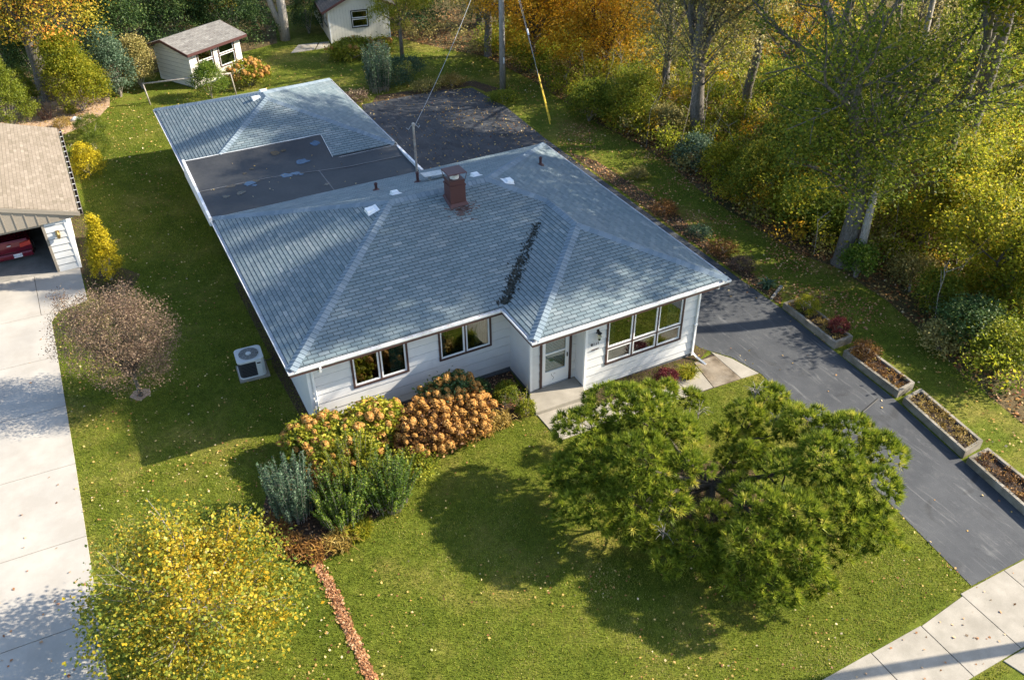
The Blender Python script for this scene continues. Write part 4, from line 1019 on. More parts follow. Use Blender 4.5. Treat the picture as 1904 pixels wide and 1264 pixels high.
# ================================================================== SHEDS
def shed(name, label, corner, rz, w, d, ze, zrg, ridge_f, ovh, roofmat, wallmat, trim, zb, vertical, windows_f, extra=None, course=.25):
    root = empty(name, (corner[0], corner[1], zg(*corner)), rz, label, 'shed')
    z0 = 0
    holes = [(a, b, c, e) for a, b, c, e, cols, tr in windows_f.get('front', [])]
    wall(root, (0, 0), (1, 0), (0, -1), w, zb, ze+.02, holes, mat=wallmat, core='lap', course=course, zref=zb, vertical=vertical, zbase=-.3)
    for a, b, c, e, cols, tr in windows_f.get('front', []): window(root, (0, 0), (1, 0), (0, -1), a, b, c, e, cols, tr, trim=trim, mw=.05, sash=.045)
    holes = [(a, b, c, e) for a, b, c, e, cols, tr in windows_f.get('left', [])]
    wall(root, (0, d), (0, -1), (-1, 0), d-.004, zb, ze+.02, holes, mat=wallmat, core='lap', course=course, zref=zb, vertical=vertical, zbase=-.3)
    for a, b, c, e, cols, tr in windows_f.get('left', []): window(root, (0, d), (0, -1), (-1, 0), a, b, c, e, cols, tr, trim=trim, mw=.05, sash=.045)
    wall(root, (w, .002), (0, 1), (1, 0), d-.004, zb, ze+.02, mat=wallmat, core='lap', course=course, zref=zb, vertical=vertical, zbase=-.3)
    wall(root, (w, d), (-1, 0), (0, 1), w, zb, ze+.02, mat=wallmat, core='lap', course=course, zref=zb, vertical=vertical, zbase=-.3)
    mb = MB()
    for x, y in ((-.02, -.02), (w-.05, -.02), (-.02, d-.05), (w-.05, d-.05)):
        mb = MB(); mb.box(x, x+.07, y, y+.07, -.1, ze); mb.build('corner_trim', M['white_trim'], root)
    mb = MB(); mb.box(.15, w-.15, .15, d-.15, 0, .05); mb.box(.3, w-.3, d*.6, d*.6+.05, 0, ze); mb.build('room_shell', M['room'], root)
    return root
def roof_planes(root, x0, x1, ya, za, yr, zr2, yb, zb2, mat, trimmat, along='x', parentname='roof', limit=300):
    """two slopes; level eaves along x; ya front eave, yr ridge, yb back eave"""
    mb = MB(); f = (lambda x, y, z: (x, y, z)) if along == 'x' else (lambda x, y, z: (y, x, z))
    for (p, q, r_, s) in ((ya, za, yr, zr2), (yr, zr2, yb, zb2)):
        mb.hexa([f(x0, p, q-.08), f(x1, p, q-.08), f(x1, r_, s-.08), f(x0, r_, s-.08)], [f(x0, p, q), f(x1, p, q), f(x1, r_, s), f(x0, r_, s)])
    rf = mb.build(parentname, M['deck'], root)
    T_ = []
    rot_ = Matrix.Rotation(root.rotation_euler.z, 3, 'Z')
    for (p, q, r_, s) in ((ya, za, yr, zr2), (yb, zb2, yr, zr2)):
        sgn = 1 if r_ > p else -1; pitch = (s-q)/abs(r_-p)
        if along == 'x': O, ud, vd = (x0, p), (sgn*1, 0), (0, sgn); poly = [(x0, p), (x1, p), (x1, r_), (x0, r_)]
        else: O, ud, vd = (p, x0), (0, 1), (sgn, 0); poly = [(p, x0), (p, x1), (r_, x1), (r_, x0)]
        T_ += slope_tabs(O, ud, vd, [poly], q+.004, pitch, tabw=.32, expo=.15, gap=.012, hb=.016)
    m_ = MB()
    for c, vs, fs, tone, a in T_: m_.tone = tone; m_.faces(vs, fs)
    tag(m_.build('shingle_field', mat, rf), kind='stuff')
    mb = MB()
    for (p, q, r_, s) in ((ya, za, yr, zr2), (yr, zr2, yb, zb2)):
        for xx in (x0-.03, x1):
            mb.hexa([f(xx, p, q-.15), f(xx+.03, p, q-.15), f(xx+.03, r_, s-.15), f(xx, r_, s-.15)], [f(xx, p, q+.012), f(xx+.03, p, q+.012), f(xx+.03, r_, s+.012), f(xx, r_, s+.012)])
    for p, q, sg in ((ya, za, -1), (yb, zb2, 1)):
        sg2 = sg if yb > ya else -sg
        lo, hi = (p-.03, p) if sg2 < 0 else (p, p+.03)
        mb.hexa([f(x0, lo, q-.15), f(x1, lo, q-.15), f(x1, hi, q-.15), f(x0, hi, q-.15)], [f(x0, lo, q+.01), f(x1, lo, q+.01), f(x1, hi, q+.01), f(x0, hi, q+.01)])
    mb.build('fascia', M[trimmat], rf)
    return rf
s1 = shed('garden_shed', 'small white shed with mossy grey roof and two dark windows behind the garage', (3.3, 33.0), math.radians(30), 3.9, 3.0, 2.05, 2.75, .5, .3, None, 'creamwall', 'brown', .08, False,
          {'front': [(.60, 1.72, .70, 1.98, 1, 1.4), (2.2, 3.38, .70, 1.98, 1, 1.4)]}, course=.26)
mb = MB()
for x in (0, 3.9): mb.face([(x, 0, 2.05), (x, 3.0, 2.05), (x, 1.8, 2.62)])
mb.build('gable', M['creamwall'], s1)
roof_planes(s1, -.35, 4.25, -.38, 2.16, 1.8, 2.68, 3.35, 2.16, M['greyshingle'], 'flue')
s2 = shed('summer_house', 'larger white shed with vertical boards, dark roof and a gable window', (13.3, 37.9), math.radians(-8), 4.1, 7.0, 2.35, 3.3, .5, .3, None, 'creamwall', 'black', .05, True,
          {'front': [(1.55, 2.62, .95, 2.0, 1, 1.5)], 'left': [(4.9, 6.2, .95, 1.95, 2, 1.45), (3.2, 3.9, .3, 1.95, 1, None)]}, course=.2)
mb = MB(); mb.face([(0, -.004, 2.35), (4.1, -.004, 2.35), (2.05, -.004, 3.28)]); mb.face([(0, 7.0, 2.35), (2.05, 7.0, 3.28), (4.1, 7.0, 2.35)]); mb.build('gable', M['creamwall'], s2)
mb = MB(); mb.box(1.9, 2.2, -.05, -.006, 2.72, 3.02); mb.build('gable_vent', M['galv'], s2)
roof_planes(s2, -.4, 7.3, -.45, 2.22, 2.05, 3.40, 4.55, 2.22, M['darkshingle'], 'flue', along='y')
slabs('shed_path', [[(10.20, 37.05), (11.88, 37.17), (12.55, 38.50), (11.19, 38.57)], [(11.94, 37.14), (13.03, 37.29), (13.29, 38.44), (12.62, 38.47)]], M['walk'], [(10.23, 37.15), (12.97, 37.44), (13.12, 38.38), (11.19, 38.45)])

# ================================================================== YARD FURNITURE
def tubes(name, label, cat, loc, runs, mat, group=None):
    root = empty(name, loc, 0, label, cat, group)
    for nm, path, r, mt in runs:
        mb = MB(); mb.tube(path, r, 8); mb.build(nm, M[mt], root, smooth=True)
    return root
f0, f1 = Vector((.49, 31.4, 0)), Vector((5.25, 31.0, 0)); dz0, dz1 = zg(.49, 31.4), zg(5.25, 31)
L_ = f1-f0
tubes('clothes_line_frame', 'grey pipe frame standing on the lawn behind the garage roof', 'pipe frame', (f0.x, f0.y, dz0),
      [('post', [(0, 0, -.1), (-.12, .05, 1.25)], .04, 'oldpipe'), ('post', [(L_.x, L_.y, -.1+dz1-dz0), (L_.x-.1, L_.y+.05, 1.30+dz1-dz0)], .04, 'oldpipe'), ('rail', [(-.16, .05, 1.24), (L_.x-.05, L_.y+.05, 1.29+dz1-dz0)], .045, 'oldpipe')], 'oldpipe')
px_, py_ = -4.72, 32.42
tubes('leaning_post', 'leaning weathered pipe post beside the red twiggy shrub', 'post', (px_, py_, zg(px_, py_)),
      [('pole', [(0, 0, -.1), (-.75, .5, 1.75)], .05, 'wood'), ('bracket', [(-.40, .2, 1.1), (-.15, .25, 1.15)], .05, 'galv'), ('cable', [(-.75, .5, 1.7), (-2.4, .3, 1.45), (-4, 0, 1.5)], .012, 'wire'), ('cable', [(-.75, .5, 1.7), (1.5, 1.1, 1.75), (3.6, 1.6, 2.0)], .012, 'wire')], 'wood')
tubes('bed_stone', 'pale garden stone lying on the wood chips', 'stone', (-3.55, 30.6, zg(-3.55, 30.6)), [('stone', [(-.25, 0, .02), (0, .05, .12), (.28, .1, .02)], [.09, .14, .08], 'stone')], 'stone')
# utility pole and wires
up = empty('utility_pole', (20.1, 25.64, zg(20.1, 25.64)), 0, 'tall grey wooden pole standing at the back of the parking area', 'utility pole')
mb = MB(); mb.tube([(0, 0, -.2), (0, 0, 4), (-.02, 0, 10.5)], [.19, .17, .13], 12); mb.build('pole', M['wood'], up, smooth=True)
mb = MB(); mb.box(-.035, .035, -.205, -.16, 1.6, 1.95); mb.build('pole_tag', M['plate'], up)
mb = MB(); mb.box(-1.1, 1.1, -.08, .05, 9.4, 9.55); mb.build('crossarm', M['wood'], up)
def cable(name, a, b, sag, r, mat, label, cat='cable', n=14):
    a, b = Vector(a), Vector(b); mb = MB()
    mb.tube([a.lerp(b, k/n)-Vector((0, 0, sag*4*(k/n)*(1-k/n))) for k in range(n+1)], r, 5, cap=False)
    return tag(mb.build(name, M[mat], smooth=True), label, cat)
cable('service_cable', (8.64, 10.95, 4.93), (20.0, 25.6, 9.2), .5, .011, 'wire', 'pale overhead cable from the roof mast to the wooden pole')
gp = Vector((19.9, 19.6, 0))
for k, (bx, by, tx, ty, tz, lb) in enumerate([(19.95, 19.5, 20.05, 25.5, 9.6, 'front of the two yellow guy guards by the pole'), (20.25, 20.0, 20.2, 25.6, 8.6, 'rear of the two yellow guy guards by the pole')]):
    g0_ = zg(bx, by); root = empty('guy_wire', (bx, by, g0_), 0, lb, 'guy wire', 'guy wires of the utility pole')
    e = Vector((tx-bx, ty-by, tz)); m_ = MB(); m_.tube([Vector((0, 0, -.05)), e], .010, 5); m_.build('wire', M['wire'], root)
    d_ = e.normalized(); m_ = MB(); m_.tube([d_*.02, d_*2.7], .036, 8); m_.build('guard', M['yellow'], root)
    if k == 0:
        m_ = MB(); m_.tube([d_*5.0, d_*5.35], .05, 7); m_.build('insulator', M['plate'], root)
cable('branch_cable', (40, -2, 9.0), (23.5, 1.2, 5.0), .35, .014, 'wire', 'thin pale cable running into the trees at the right')
sp = empty('street_pole', (19.2, -16.55, zg(19.2, -16.5)), 0, 'round wooden pole beside the pavement casting a long shadow', 'utility pole')
mb = MB(); mb.tube([(0, 0, -.2), (0, 0, 8.5)], [.17, .13], 12); mb.build('pole', M['wood'], sp, smooth=True)
# air conditioner
ac = empty('air_conditioner', (-.93, 4.15, zg(-.9, 4.3)), math.radians(-4), 'white boxy air conditioning unit with a round fan grille beside the house', 'air conditioner')
def rrect(x0, x1, y0, y1, r, n=4):
    out = []
    for (cx_, cy_, a0) in ((x1-r, y0+r, -90), (x1-r, y1-r, 0), (x0+r, y1-r, 90), (x0+r, y0+r, 180)):
        for k in range(n+1):
            a = math.radians(a0+90*k/n); out.append((cx_+r*math.cos(a), cy_+r*math.sin(a)))
    return out
mb = MB(); mb.prism([(-.04, -.08), (.98, -.08), (.98, .92), (-.04, .92)], 0, .06); mb.build('pad', M['walk'], ac)
mb = MB(); mb.prism(rrect(.03, .86, .03, .83, .12), .10, .72); mb.build('coil', M['accoil'], ac)
mb = MB(); mb.prism(rrect(0, .90, 0, .86, .15), .06, .11); mb.prism(rrect(0, .90, 0, .86, .15), .70, .78)
mb.prism([(.60, -.002), (.78, -.002), (.88, .08), (.90, .3), (.80, .3), (.62, .1)], .11, .70); mb.build('casing', M['acwhite'], ac, bevel=.01)
mb = MB()
for k in range(9):
    z = .16+k*.06; mb.prism(rrect(.02, .87, .02, .84, .13), z, z+.008)
mb.build('louvre', M['acgrille'], ac)
mb = MB(); mb.lathe((.45, .43, .781), [(.33, 0), (.33, .004), (0, .004)], 28); mb.build('fan_recess', M['accoil'], ac)
mb = MB()
for r in np.linspace(.05, .33, 8):
    mb.lathe((.45, .43, .79), [(r-.006, 0), (r-.006, .012), (r+.006, .012), (r+.006, 0)], 28)
for k in range(12):
    a = k*math.pi/6; mb.tube([(.45+.05*math.cos(a), .43+.05*math.sin(a), .80), (.45+.34*math.cos(a), .43+.34*math.sin(a), .80)], .005, 4)
mb.build('fan_grille', M['galv'], ac)
mb = MB(); mb.lathe((.45, .43, .80), [(.10, 0), (.09, .02), (0, .022)], 14); mb.build('fan_hub', M['acwhite'], ac)
mb = MB(); mb.box(.64, .76, -.012, -.004, .60, .65); mb.build('badge', M['black'], ac)
mb = MB(); mb.tube([(.88, .5, .3), (1.2, .55, .25), (1.45, .55, .6), (1.58, .55, .7)], .018, 6); mb.build('refrigerant_line', M['black'], ac)
# planters
def planter(label, q, wallh, seed):
    """q: four plan corners (near-left, near-right, far-right, far-left along the drive)"""
    o = Vector((sum(p[0] for p in q)/4, sum(p[1] for p in q)/4, 0)); z0 = min(zg(*p) for p in q)
    root = empty('concrete_planter', (o.x, o.y, z0), 0, label, 'planter', 'concrete planters along the driveway')
    Q = [(p[0]-o.x, p[1]-o.y) for p in q]; I = inset(Q, .11) if area2(Q) > 0 else inset(Q[::-1], .11)[::-1]
    zt = wallh
    mb = MB(); n = 4
    for i in range(4):
        j = (i+1) % 4
        mb.hexa([(*Q[i], -.15), (*Q[j], -.15), (*I[j], -.15), (*I[i], -.15)], [(*Q[i], zt), (*Q[j], zt), (*I[j], zt), (*I[i], zt)])
    mb.build('trough', M['planter'], root, bevel=.01)
    mb = MB(); nn = 14; rg = random.Random(seed); pts = []
    for a in range(nn+1):
        for b in range(5):
            u, v = a/nn, b/4; p = [I[0][k]*(1-u)*(1-v)+I[1][k]*(1-u)*v+I[2][k]*u*v+I[3][k]*u*(1-v) for k in (0, 1)]
            pts.append((p[0], p[1], zt-.09+rg.uniform(-.03, .03)))
    mb.faces(pts, [(a*5+b, a*5+b+1, (a+1)*5+b+1, (a+1)*5+b) for a in range(nn) for b in range(4)]); mb.build('soil', M['soil'], root)
    # dry bedding plants
    rng = np.random.default_rng(seed); n = 95; u = rng.random(n); v = rng.random(n)
    I_ = np.array(I); c = (I_[0]*(1-u)[:, None]*(1-v)[:, None]+I_[1]*(1-u)[:, None]*v[:, None]+I_[2]*u[:, None]*v[:, None]+I_[3]*u[:, None]*(1-v)[:, None])
    c3 = np.c_[c, np.full(n, zt-.03)+rng.random(n)*.06]; p, k = clump_points(c3, 16, .05, rng, .6); V, F = leaf_arrays(p, .055, rng)
    tag(link('bedding_foliage', np_mesh('bedding_foliage', V, F, M['L_straw' if seed % 2 else 'L_rust'], np.clip(.4+.3*rng.normal(size=n)[k]+.1*rng.normal(size=len(p)), 0, 1)), root), kind='stuff')
    return root
PLQ = [[(19.02, -3.35), (19.90, -3.35), (19.98, -.42), (19.15, -.41)], [(18.92, -6.43), (19.80, -6.34), (19.90, -3.75), (18.98, -3.81)], [(18.48, -9.53), (19.42, -9.44), (19.78, -6.62), (18.88, -6.70)], [(18.05, -12.5), (19.1, -12.5), (19.33, -9.70), (18.40, -9.71)]]
for k, (q, lb) in enumerate(zip(PLQ, ['concrete planter with a round green shrub and a red shrub, nearest the house', 'concrete planter with a rusty spreading shrub at its house end', 'concrete planter of dry orange bedding plants, second from the pavement', 'concrete planter nearest the pavement, with yellow dry bedding plants'])):
    planter(lb, q, .33, 31+k)
mb = MB(); mb.hexa([(19.1, .25, -.62), (19.2, .22, -.62), (20.2, .75, -.65), (20.15, .85, -.65)], [(19.1, .25, -.45), (19.2, .22, -.45), (20.2, .75, -.5), (20.15, .85, -.5)])
tag(mb.build('edging_timber', M['wood']), 'short dark timber edging in the border above the planters', 'edging')

# ================================================================== PLANTS NEAR THE HOUSE
# --- the big spreading pine on the front lawn
bx, by = (10.09, -7.39)
pine = empty('pine_tree', (bx, by, zg(bx, by)), 0, 'wide low spreading pine with open centre on the front lawn', 'tree')
z00 = zg(bx, by)
pads = [(*(8.17, -5.11), 2.9, .85), (*(6.97, -5.26), 2.6, .75), (*(8.62, -5.93), 2.9, .85), (*(9.08, -6.79), 2.7, .65), (*(6.82, -6.42), 2.4, .85), (*(7.61, -7.15), 2.8, .85),
        (*(8.64, -7.84), 2.6, .55), (*(6.02, -6.11), 2.0, .65), (*(6.03, -7.18), 1.8, .8), (*(7.00, -7.75), 2.2, .75), (*(7.71, -8.22), 2.2, .55), (*(10.92, -5.05), 2.0, .35), (*(6.56, -7.99), 1.5, .4), (*(10.01, -4.72), 2.4, .45),
        (*(12.87, -7.89), 2.4, .65), (*(13.43, -8.91), 2.6, .75), (*(13.94, -9.73), 2.4, .6), (*(12.12, -9.48), 2.6, .85), (*(12.67, -10.54), 2.3, .75), (*(13.19, -6.02), 1.9, .5), (*(12.17, -6.24), 1.8, .5),
        (*(11.52, -10.63), 2.1, .85), (*(12.09, -11.23), 1.9, .55), (*(10.91, -7.83), 2.0, .4), (*(11.13, -9.00), 2.3, .65), (*(12.37, -7.53), 2.0, .4), (*(11.20, -6.47), 1.6, .35),
        (*(9.56, -9.76), 2.4, .6), (*(10.20, -10.39), 2.3, .75), (*(8.88, -10.45), 2.0, .75), (*(9.74, -11.07), 1.8, .75), (*(8.68, -11.40), 1.5, .55), (*(10.04, -8.48), 1.7, .4), (*(7.97, -9.22), 1.2, .65), (*(8.23, -9.96), 1.0, .4), (*(7.07, -9.29), 1.1, .35), (*(8.32, -10.77), 1.2, .45), (*(8.82, -9.00), 1.5, .5), (*(8.87, -9.47), 1.1, .5), (*(6.79, -6.57), 1.3, .6), (*(11.53, -10.88), 1.2, .6), (*(10.08, -11.47), 1.0, .5), (*(12.57, -11.40), 1.2, .45), (*(7.15, -8.20), 1.0, .5), (*(11.96, -6.88), 1.2, .5), (*(10.84, -7.23), 1.3, .45)]
rng = np.random.default_rng(11)
VV, FF, TT = [], [], []; nv = 0
tuft_n = 26
def tufts(C, axis, tone, L=.20, w=.030, n=tuft_n, spread=.62, rng=rng):
    m = len(C); k = np.repeat(np.arange(m), n)
    d = unit(rng.normal(size=(m*n, 3))*spread+axis[k]*1.15)
    side = unit(np.cross(d, rng.normal(size=(m*n, 3))))
    Ln = (L*(.75+.5*rng.random(m*n)))[:, None]
    c = C[k]+d*.01
    V = np.stack([c-side*w*.5, c+side*w*.5, c+d*Ln], 1).reshape(-1, 3)
    return V, np.arange(3*m*n).reshape(-1, 3), np.clip(tone[k]+rng.normal(size=m*n)*.10, 0, 1)
allC, allA, allT = [], [], []
brm = MB(); rg = random.Random(4)
fork = Vector((.10, .08, .55))
brm.tube([(0, 0, -.2), (.04, .03, .25), fork], [.19, .15, .12], 9)
groups = [pads[:4]+pads[11:12]+pads[13:14], pads[4:6], pads[6:11]+pads[12:13], pads[14:18]+pads[18:19], pads[19:21]+pads[25:27], pads[21:25], pads[27:31]+pads[32:33], pads[31:32]+pads[33:37], pads[37:39], pads[39:40]+pads[43:44], pads[40:43], pads[44:46]]
for gi, gp_ in enumerate(groups):
    cen = Vector((sum(p[0] for p in gp_)/len(gp_)-bx, sum(p[1] for p in gp_)/len(gp_)-by, sum(p[2] for p in gp_)/len(gp_)))
    knee = fork.lerp(cen, .45)+Vector((rg.uniform(-.15, .15), rg.uniform(-.15, .15), -.12)); hub = fork.lerp(cen, .72)+Vector((0, 0, -.18))
    brm.tube([fork, knee, hub], [.085, .065, .045], 7, cap=False)
    for (x, y, z, r) in gp_:
        c = np.array([x-bx, y-by, z-.10]); r = r*1.14
        n = int(150*r*r/.64)+12
        d = unit(rng.normal(size=(n, 3))); d[:, 2] = np.abs(d[:, 2])*1.1-.42
        rr_ = np.where(rng.random(n) < .25, .45+.4*rng.random(n), .86+.16*rng.random(n))
        lump = 1+.18*np.sin(d[:, 0]*4+c[0]*5)*np.sin(d[:, 1]*4+c[1]*5)
        C = c+d*np.array([r, r, r*.72])*(rr_*lump)[:, None]
        ax = unit(d*.8+np.array([0, 0, .6]))
        allC.append(C); allA.append(ax); allT.append(.46+.20*rng.normal(size=n)+.6*(rng.random(n) < .03))
        e = Vector(c); m1 = hub.lerp(e, .5)+Vector((rg.uniform(-.12, .12), rg.uniform(-.12, .12), -.05))
        brm.tube([hub, m1, e], [.035, .025, .012], 5, cap=False)
        for q in C[::16]:
            brm.tube([m1.lerp(e, .4+.6*rg.random()), Vector(q)-Vector((0, 0, .02))], [.010, .004], 3, cap=False)
C, A_, T_ = np.concatenate(allC), np.concatenate(allA), np.concatenate(allT)
V, F, tn = tufts(C, A_, T_)
link('crown', np_mesh('crown', V, F, M['L_needle'], tn), pine)
link('trunk', trunk_mesh(brm, 'barkdark'), pine)
for (x, y, z) in [(*(7.47, -8.32), 1.9), (*(7.43, -8.64), 1.3), (*(12.71, -5.91), 2.1), (*(12.48, -7.06), 2.0), (*(10.93, -5.08), 1.8), (*(10.92, -5.50), 1.8)]:
    o = Vector((x-bx, y-by, z)); mb = MB(); mb.tube([o-Vector((0, 0, .5)), o], [.02, .015], 4, cap=False)   # bare grey twigs
    for k in range(11):
        a = rg.random()*6.28; l = rg.uniform(.2, .5); e = o+Vector((math.cos(a)*l, math.sin(a)*l, rg.uniform(-.15, .25))); mb.tube([o-Vector((0, 0, rg.uniform(0, .3))), o.lerp(e, .5)+Vector((0, 0, .05)), e], [.012, .008, .003], 4, cap=False)
    mb.build('bare_twig', M['barkpale'], pine)
mb = MB()
ctr = Vector((bx, by, 0)); n = 22
mb.face([(bx+1.9*math.cos(k*6.283/n)*(1+.12*math.sin(k*2.1)), by+1.6*math.sin(k*6.283/n)*(1+.1*math.cos(k*1.7)), 0) for k in range(n)])
mb.v = [(x, y, zg(x, y)+.01) for x, y, z in mb.v]
tag(mb.build('needle_litter', M['mulch']), kind='structure')

# --- hydrangeas
def head_mesh(seed, r):
    rng = np.random.default_rng(seed); n = 150
    d = unit(rng.normal(size=(n, 3))); d[:, 2] = np.where(d[:, 2] < -.6, -d[:, 2], d[:, 2]); C = d*r*(.86+.2*rng.random(n))[:, None]*np.array([1, 1, .88])
    a = unit(np.cross(d, rng.normal(size=(n, 3)))); b = np.cross(d, a); s = .026
    V = np.stack([C-a*s, C+b*s*.9+d*.008, C+a*s, C-b*s*.9+d*.008], 1).reshape(-1, 3)
    return np_mesh('flower_head', V, np.arange(4*n).reshape(n, 4), M['flower'], np.clip(.5+.22*rng.normal(size=n), 0, 1))
HEADS = [head_mesh(90+k, .125) for k in range(4)]
def hydrangea(name, label, px, blobs, nh, seed, mat='L_lime', group='hydrangeas with dried orange heads', hs=1.12, **kw):
    x, y = px
    root = plant(name, label, 'hydrangea', x, y, blobs, mat, seed, group=group, stems=18, stem_r=.010, **kw)
    rng = np.random.default_rng(seed+1); pts = []
    cand = blob_points(blobs, nh*14, rng, .95, -.1)
    for p in cand:
        if p[2] < .35*max(b[2]+b[5] for b in blobs): continue
        if all(np.linalg.norm(p-q) > .19*hs for q in pts): pts.append(p)
        if len(pts) >= nh: break
    for k, p in enumerate(pts):
        o = link('flower_head', HEADS[k % 4], root); o.location = tuple(p+np.array([0, 0, .03])); s = hs*(.6+.65*rng.random()); o.scale = (s*(.9+.2*rng.random()), s*(.9+.2*rng.random()), s*(.75+.3*rng.random())); o.rotation_euler = tuple(rng.random(3)*1.2)
    return root
hydrangea('hydrangea', 'hydrangea at the downspout corner, brown heads over green leaves', (0.17, -0.55), [(0, 0, .72, .85, .75, .55), (.6, .2, .7, .6, .6, .5)], 46, 1, n_cl=260, per=26, rad=.10, leaf=.11, tone=(.42, .22, .15))
hydrangea('hydrangea', 'leafy hydrangea with few heads right of the blue-green upright shrub', (1.11, -1.33), [(0, 0, .7, .95, .95, .65), (.5, .4, .8, .7, .6, .5), (-.7, -.2, .7, .7, .7, .6)], 44, 2, n_cl=380, per=26, rad=.10, leaf=.12, tone=(.55, .25, .15))
hydrangea('hydrangea', 'hydrangea below the first window, heads mixed with yellow-green leaves', (2.31, -0.90), [(0, 0, .85, .9, .8, .6), (-.3, .4, .85, .7, .6, .5)], 34, 3, n_cl=220, per=24, rad=.10, leaf=.12, tone=(.55, .25, .15))
hydrangea('hydrangea', 'hydrangea densely covered with orange-brown heads, middle of the bed', (3.51, -1.48), [(0, 0, .82, 1.0, .9, .62), (.35, -.45, .6, .8, .6, .5), (-.5, -.5, .6, .6, .6, .5)], 84, 4, mat='L_rust', n_cl=190, per=20, rad=.11, leaf=.10, tone=(.25, .2, .12))
hydrangea('hydrangea', 'hydrangea with sunlit orange heads nearest the porch', (5.00, -1.38), [(0, 0, .7, .85, .85, .55), (-.2, -.4, .55, .7, .6, .42)], 54, 5, mat='L_rust', n_cl=150, per=20, rad=.11, leaf=.10, tone=(.3, .25, .15))
hydrangea('hydrangea', 'tall shaded hydrangea with dark brown heads against the wall', (4.91, -0.67), [(0, 0, 1.0, .85, .6, .65), (-.65, .1, .85, .6, .55, .5)], 50, 6, mat='L_deep', n_cl=150, per=20, rad=.11, leaf=.10, tone=(.5, .25, .15))
hydrangea('hydrangea', 'hydrangea with pale orange heads beside the small garden shed', (6.34, 32.18), [(0, 0, .8, 1.2, .9, .65), (.7, .2, .6, .6, .6, .5)], 52, 7, n_cl=160, per=20, rad=.14, leaf=.12, hs=1.35)
hydrangea('hydrangea', 'hydrangea with orange and pink heads below the summer house window', (13.62, 34.63), [(0, 0, .6, 1.5, .8, .6), (1.7, -.3, .55, 1.0, .7, .5)], 26, 8, n_cl=260, per=22, rad=.15, leaf=.13, hs=1.35)
# --- upright leafy shrubs
def upright(name, label, px, n, h, r, mat, seed, leaf=.05, per=70, cat='shrub', group=None, lean=.45, tone=(.5, .15, .15), pair=.035, stem_mat='twig'):
    x, y = px; root = empty(name, (x, y, zg(x, y)), 0, label, cat, group); rg = random.Random(seed); rng = np.random.default_rng(seed); mb = MB(); C = []; AX = []; K = []
    for i in range(n):
        a = rg.random()*6.28; q = math.sqrt(rg.random())*r*.45; b = Vector((q*math.cos(a), q*math.sin(a), 0)); hh = h*rg.uniform(.5, 1.12)*(1-.25*q/r)
        e = b+Vector((math.cos(a), math.sin(a), 0))*lean*h*(.3+q/r)*rg.uniform(.4, 1)+Vector((0, 0, hh)); m1 = b.lerp(e, .5)+Vector((0, 0, .08*h))-(e-b)*.0
        mb.tube([b, m1, e], [.010, .007, .003], 4, cap=False)
        for k in range(per):
            t = .12+.88*k/per; p = (b.lerp(m1, t*2) if t < .5 else m1.lerp(e, t*2-1)); a2 = k*2.4
            o = Vector((math.cos(a2), math.sin(a2), .35)); C.append(tuple(p+o*pair*(1.3-.6*t))); AX.append(tuple(o)); K.append(i)
    C = np.array(C)+rng.normal(size=(len(C), 3))*.015; AX = np.array(AX); K = np.array(K)
    V, F = leaf_arrays(C, leaf, rng, .45, .4, axis=AX)
    t = tone[0]+rng.normal(size=n)[K]*tone[1]+rng.normal(size=len(C))*tone[2]
    link('foliage', np_mesh('foliage', V, F, M[mat], np.clip(t, 0, 1)), root); mb.build('stems', M[stem_mat], root)
    return root
upright('upright_shrub', 'blue-green shrub of stiff upright stems at the left end of the bed', (-1.01, -2.50), 110, 2.0, 1.15, 'L_blue', 21, per=85, lean=.24, leaf=.07, tone=(.6, .15, .15))
upright('upright_shrub', 'green upright shrub in front of the leafy hydrangea', (0.16, -3.42), 110, 1.75, 1.2, 'L_bright', 22, per=75, lean=.34, leaf=.07, tone=(.55, .15, .15))
upright('upright_shrub', 'bright green leggy shrub at the front right of the bed', (1.55, -3.30), 120, 1.7, 1.2, 'L_bright', 23, per=75, lean=.42, leaf=.075)
upright('upright_shrub', 'bright green shrub between the two big hydrangeas', (0.89, -2.49), 110, 1.8, 1.2, 'L_lime', 24, per=70, lean=.4, leaf=.08, tone=(.25, .2, .15))
upright('upright_shrub', 'thin green seedling shrub against the porch side wall', (7.06, -1.44), 9, .95, .3, 'L_lime', 25, per=40, leaf=.05, tone=(.4, .2, .2))
plant('shrub', 'small dense dark green shrub in the corner by the porch', 'shrub', *(6.66, -0.85), [(0, 0, .42, .42, .40, .48)], 'L_green', 26, 150, 26, .06, .05, tone=(.55, .15, .12))
plant('shrub', 'low lime green shrub touching the porch step', 'shrub', *(7.07, -1.54), [(0, 0, .2, .32, .3, .25)], 'L_lime', 27, 90, 26, .05, .045)
plant('shrub', 'dark leafy shrub in the shade beside the dark hydrangea', 'shrub', *(6.02, -0.23), [(0, 0, .35, .35, .35, .4)], 'L_deep', 28, 80, 22, .07, .06)
plant('barberry', 'small dark red barberry under the big window', 'shrub', *(12.21, -2.26), [(0, 0, .25, .42, .34, .28)], 'L_red', 29, 120, 26, .05, .04)
plant('shrub', 'loose yellow-green undershrub filling the gap between the upright shrubs and the orange hydrangeas', 'shrub', *(2.50, -2.61), [(0, 0, .45, .8, .6, .42), (-.6, -.2, .4, .6, .5, .4)], 'L_lime', 30, 200, 20, .12, .085, tone=(.35, .25, .18), shell=.5)
plant('shrub', 'loose rusty undershrub between the blue-green shrub and the first hydrangeas', 'shrub', *(-0.05, -2.33), [(0, 0, .6, .8, .6, .5)], 'L_rust', 32, 150, 20, .12, .09, tone=(.5, .25, .18), shell=.5)
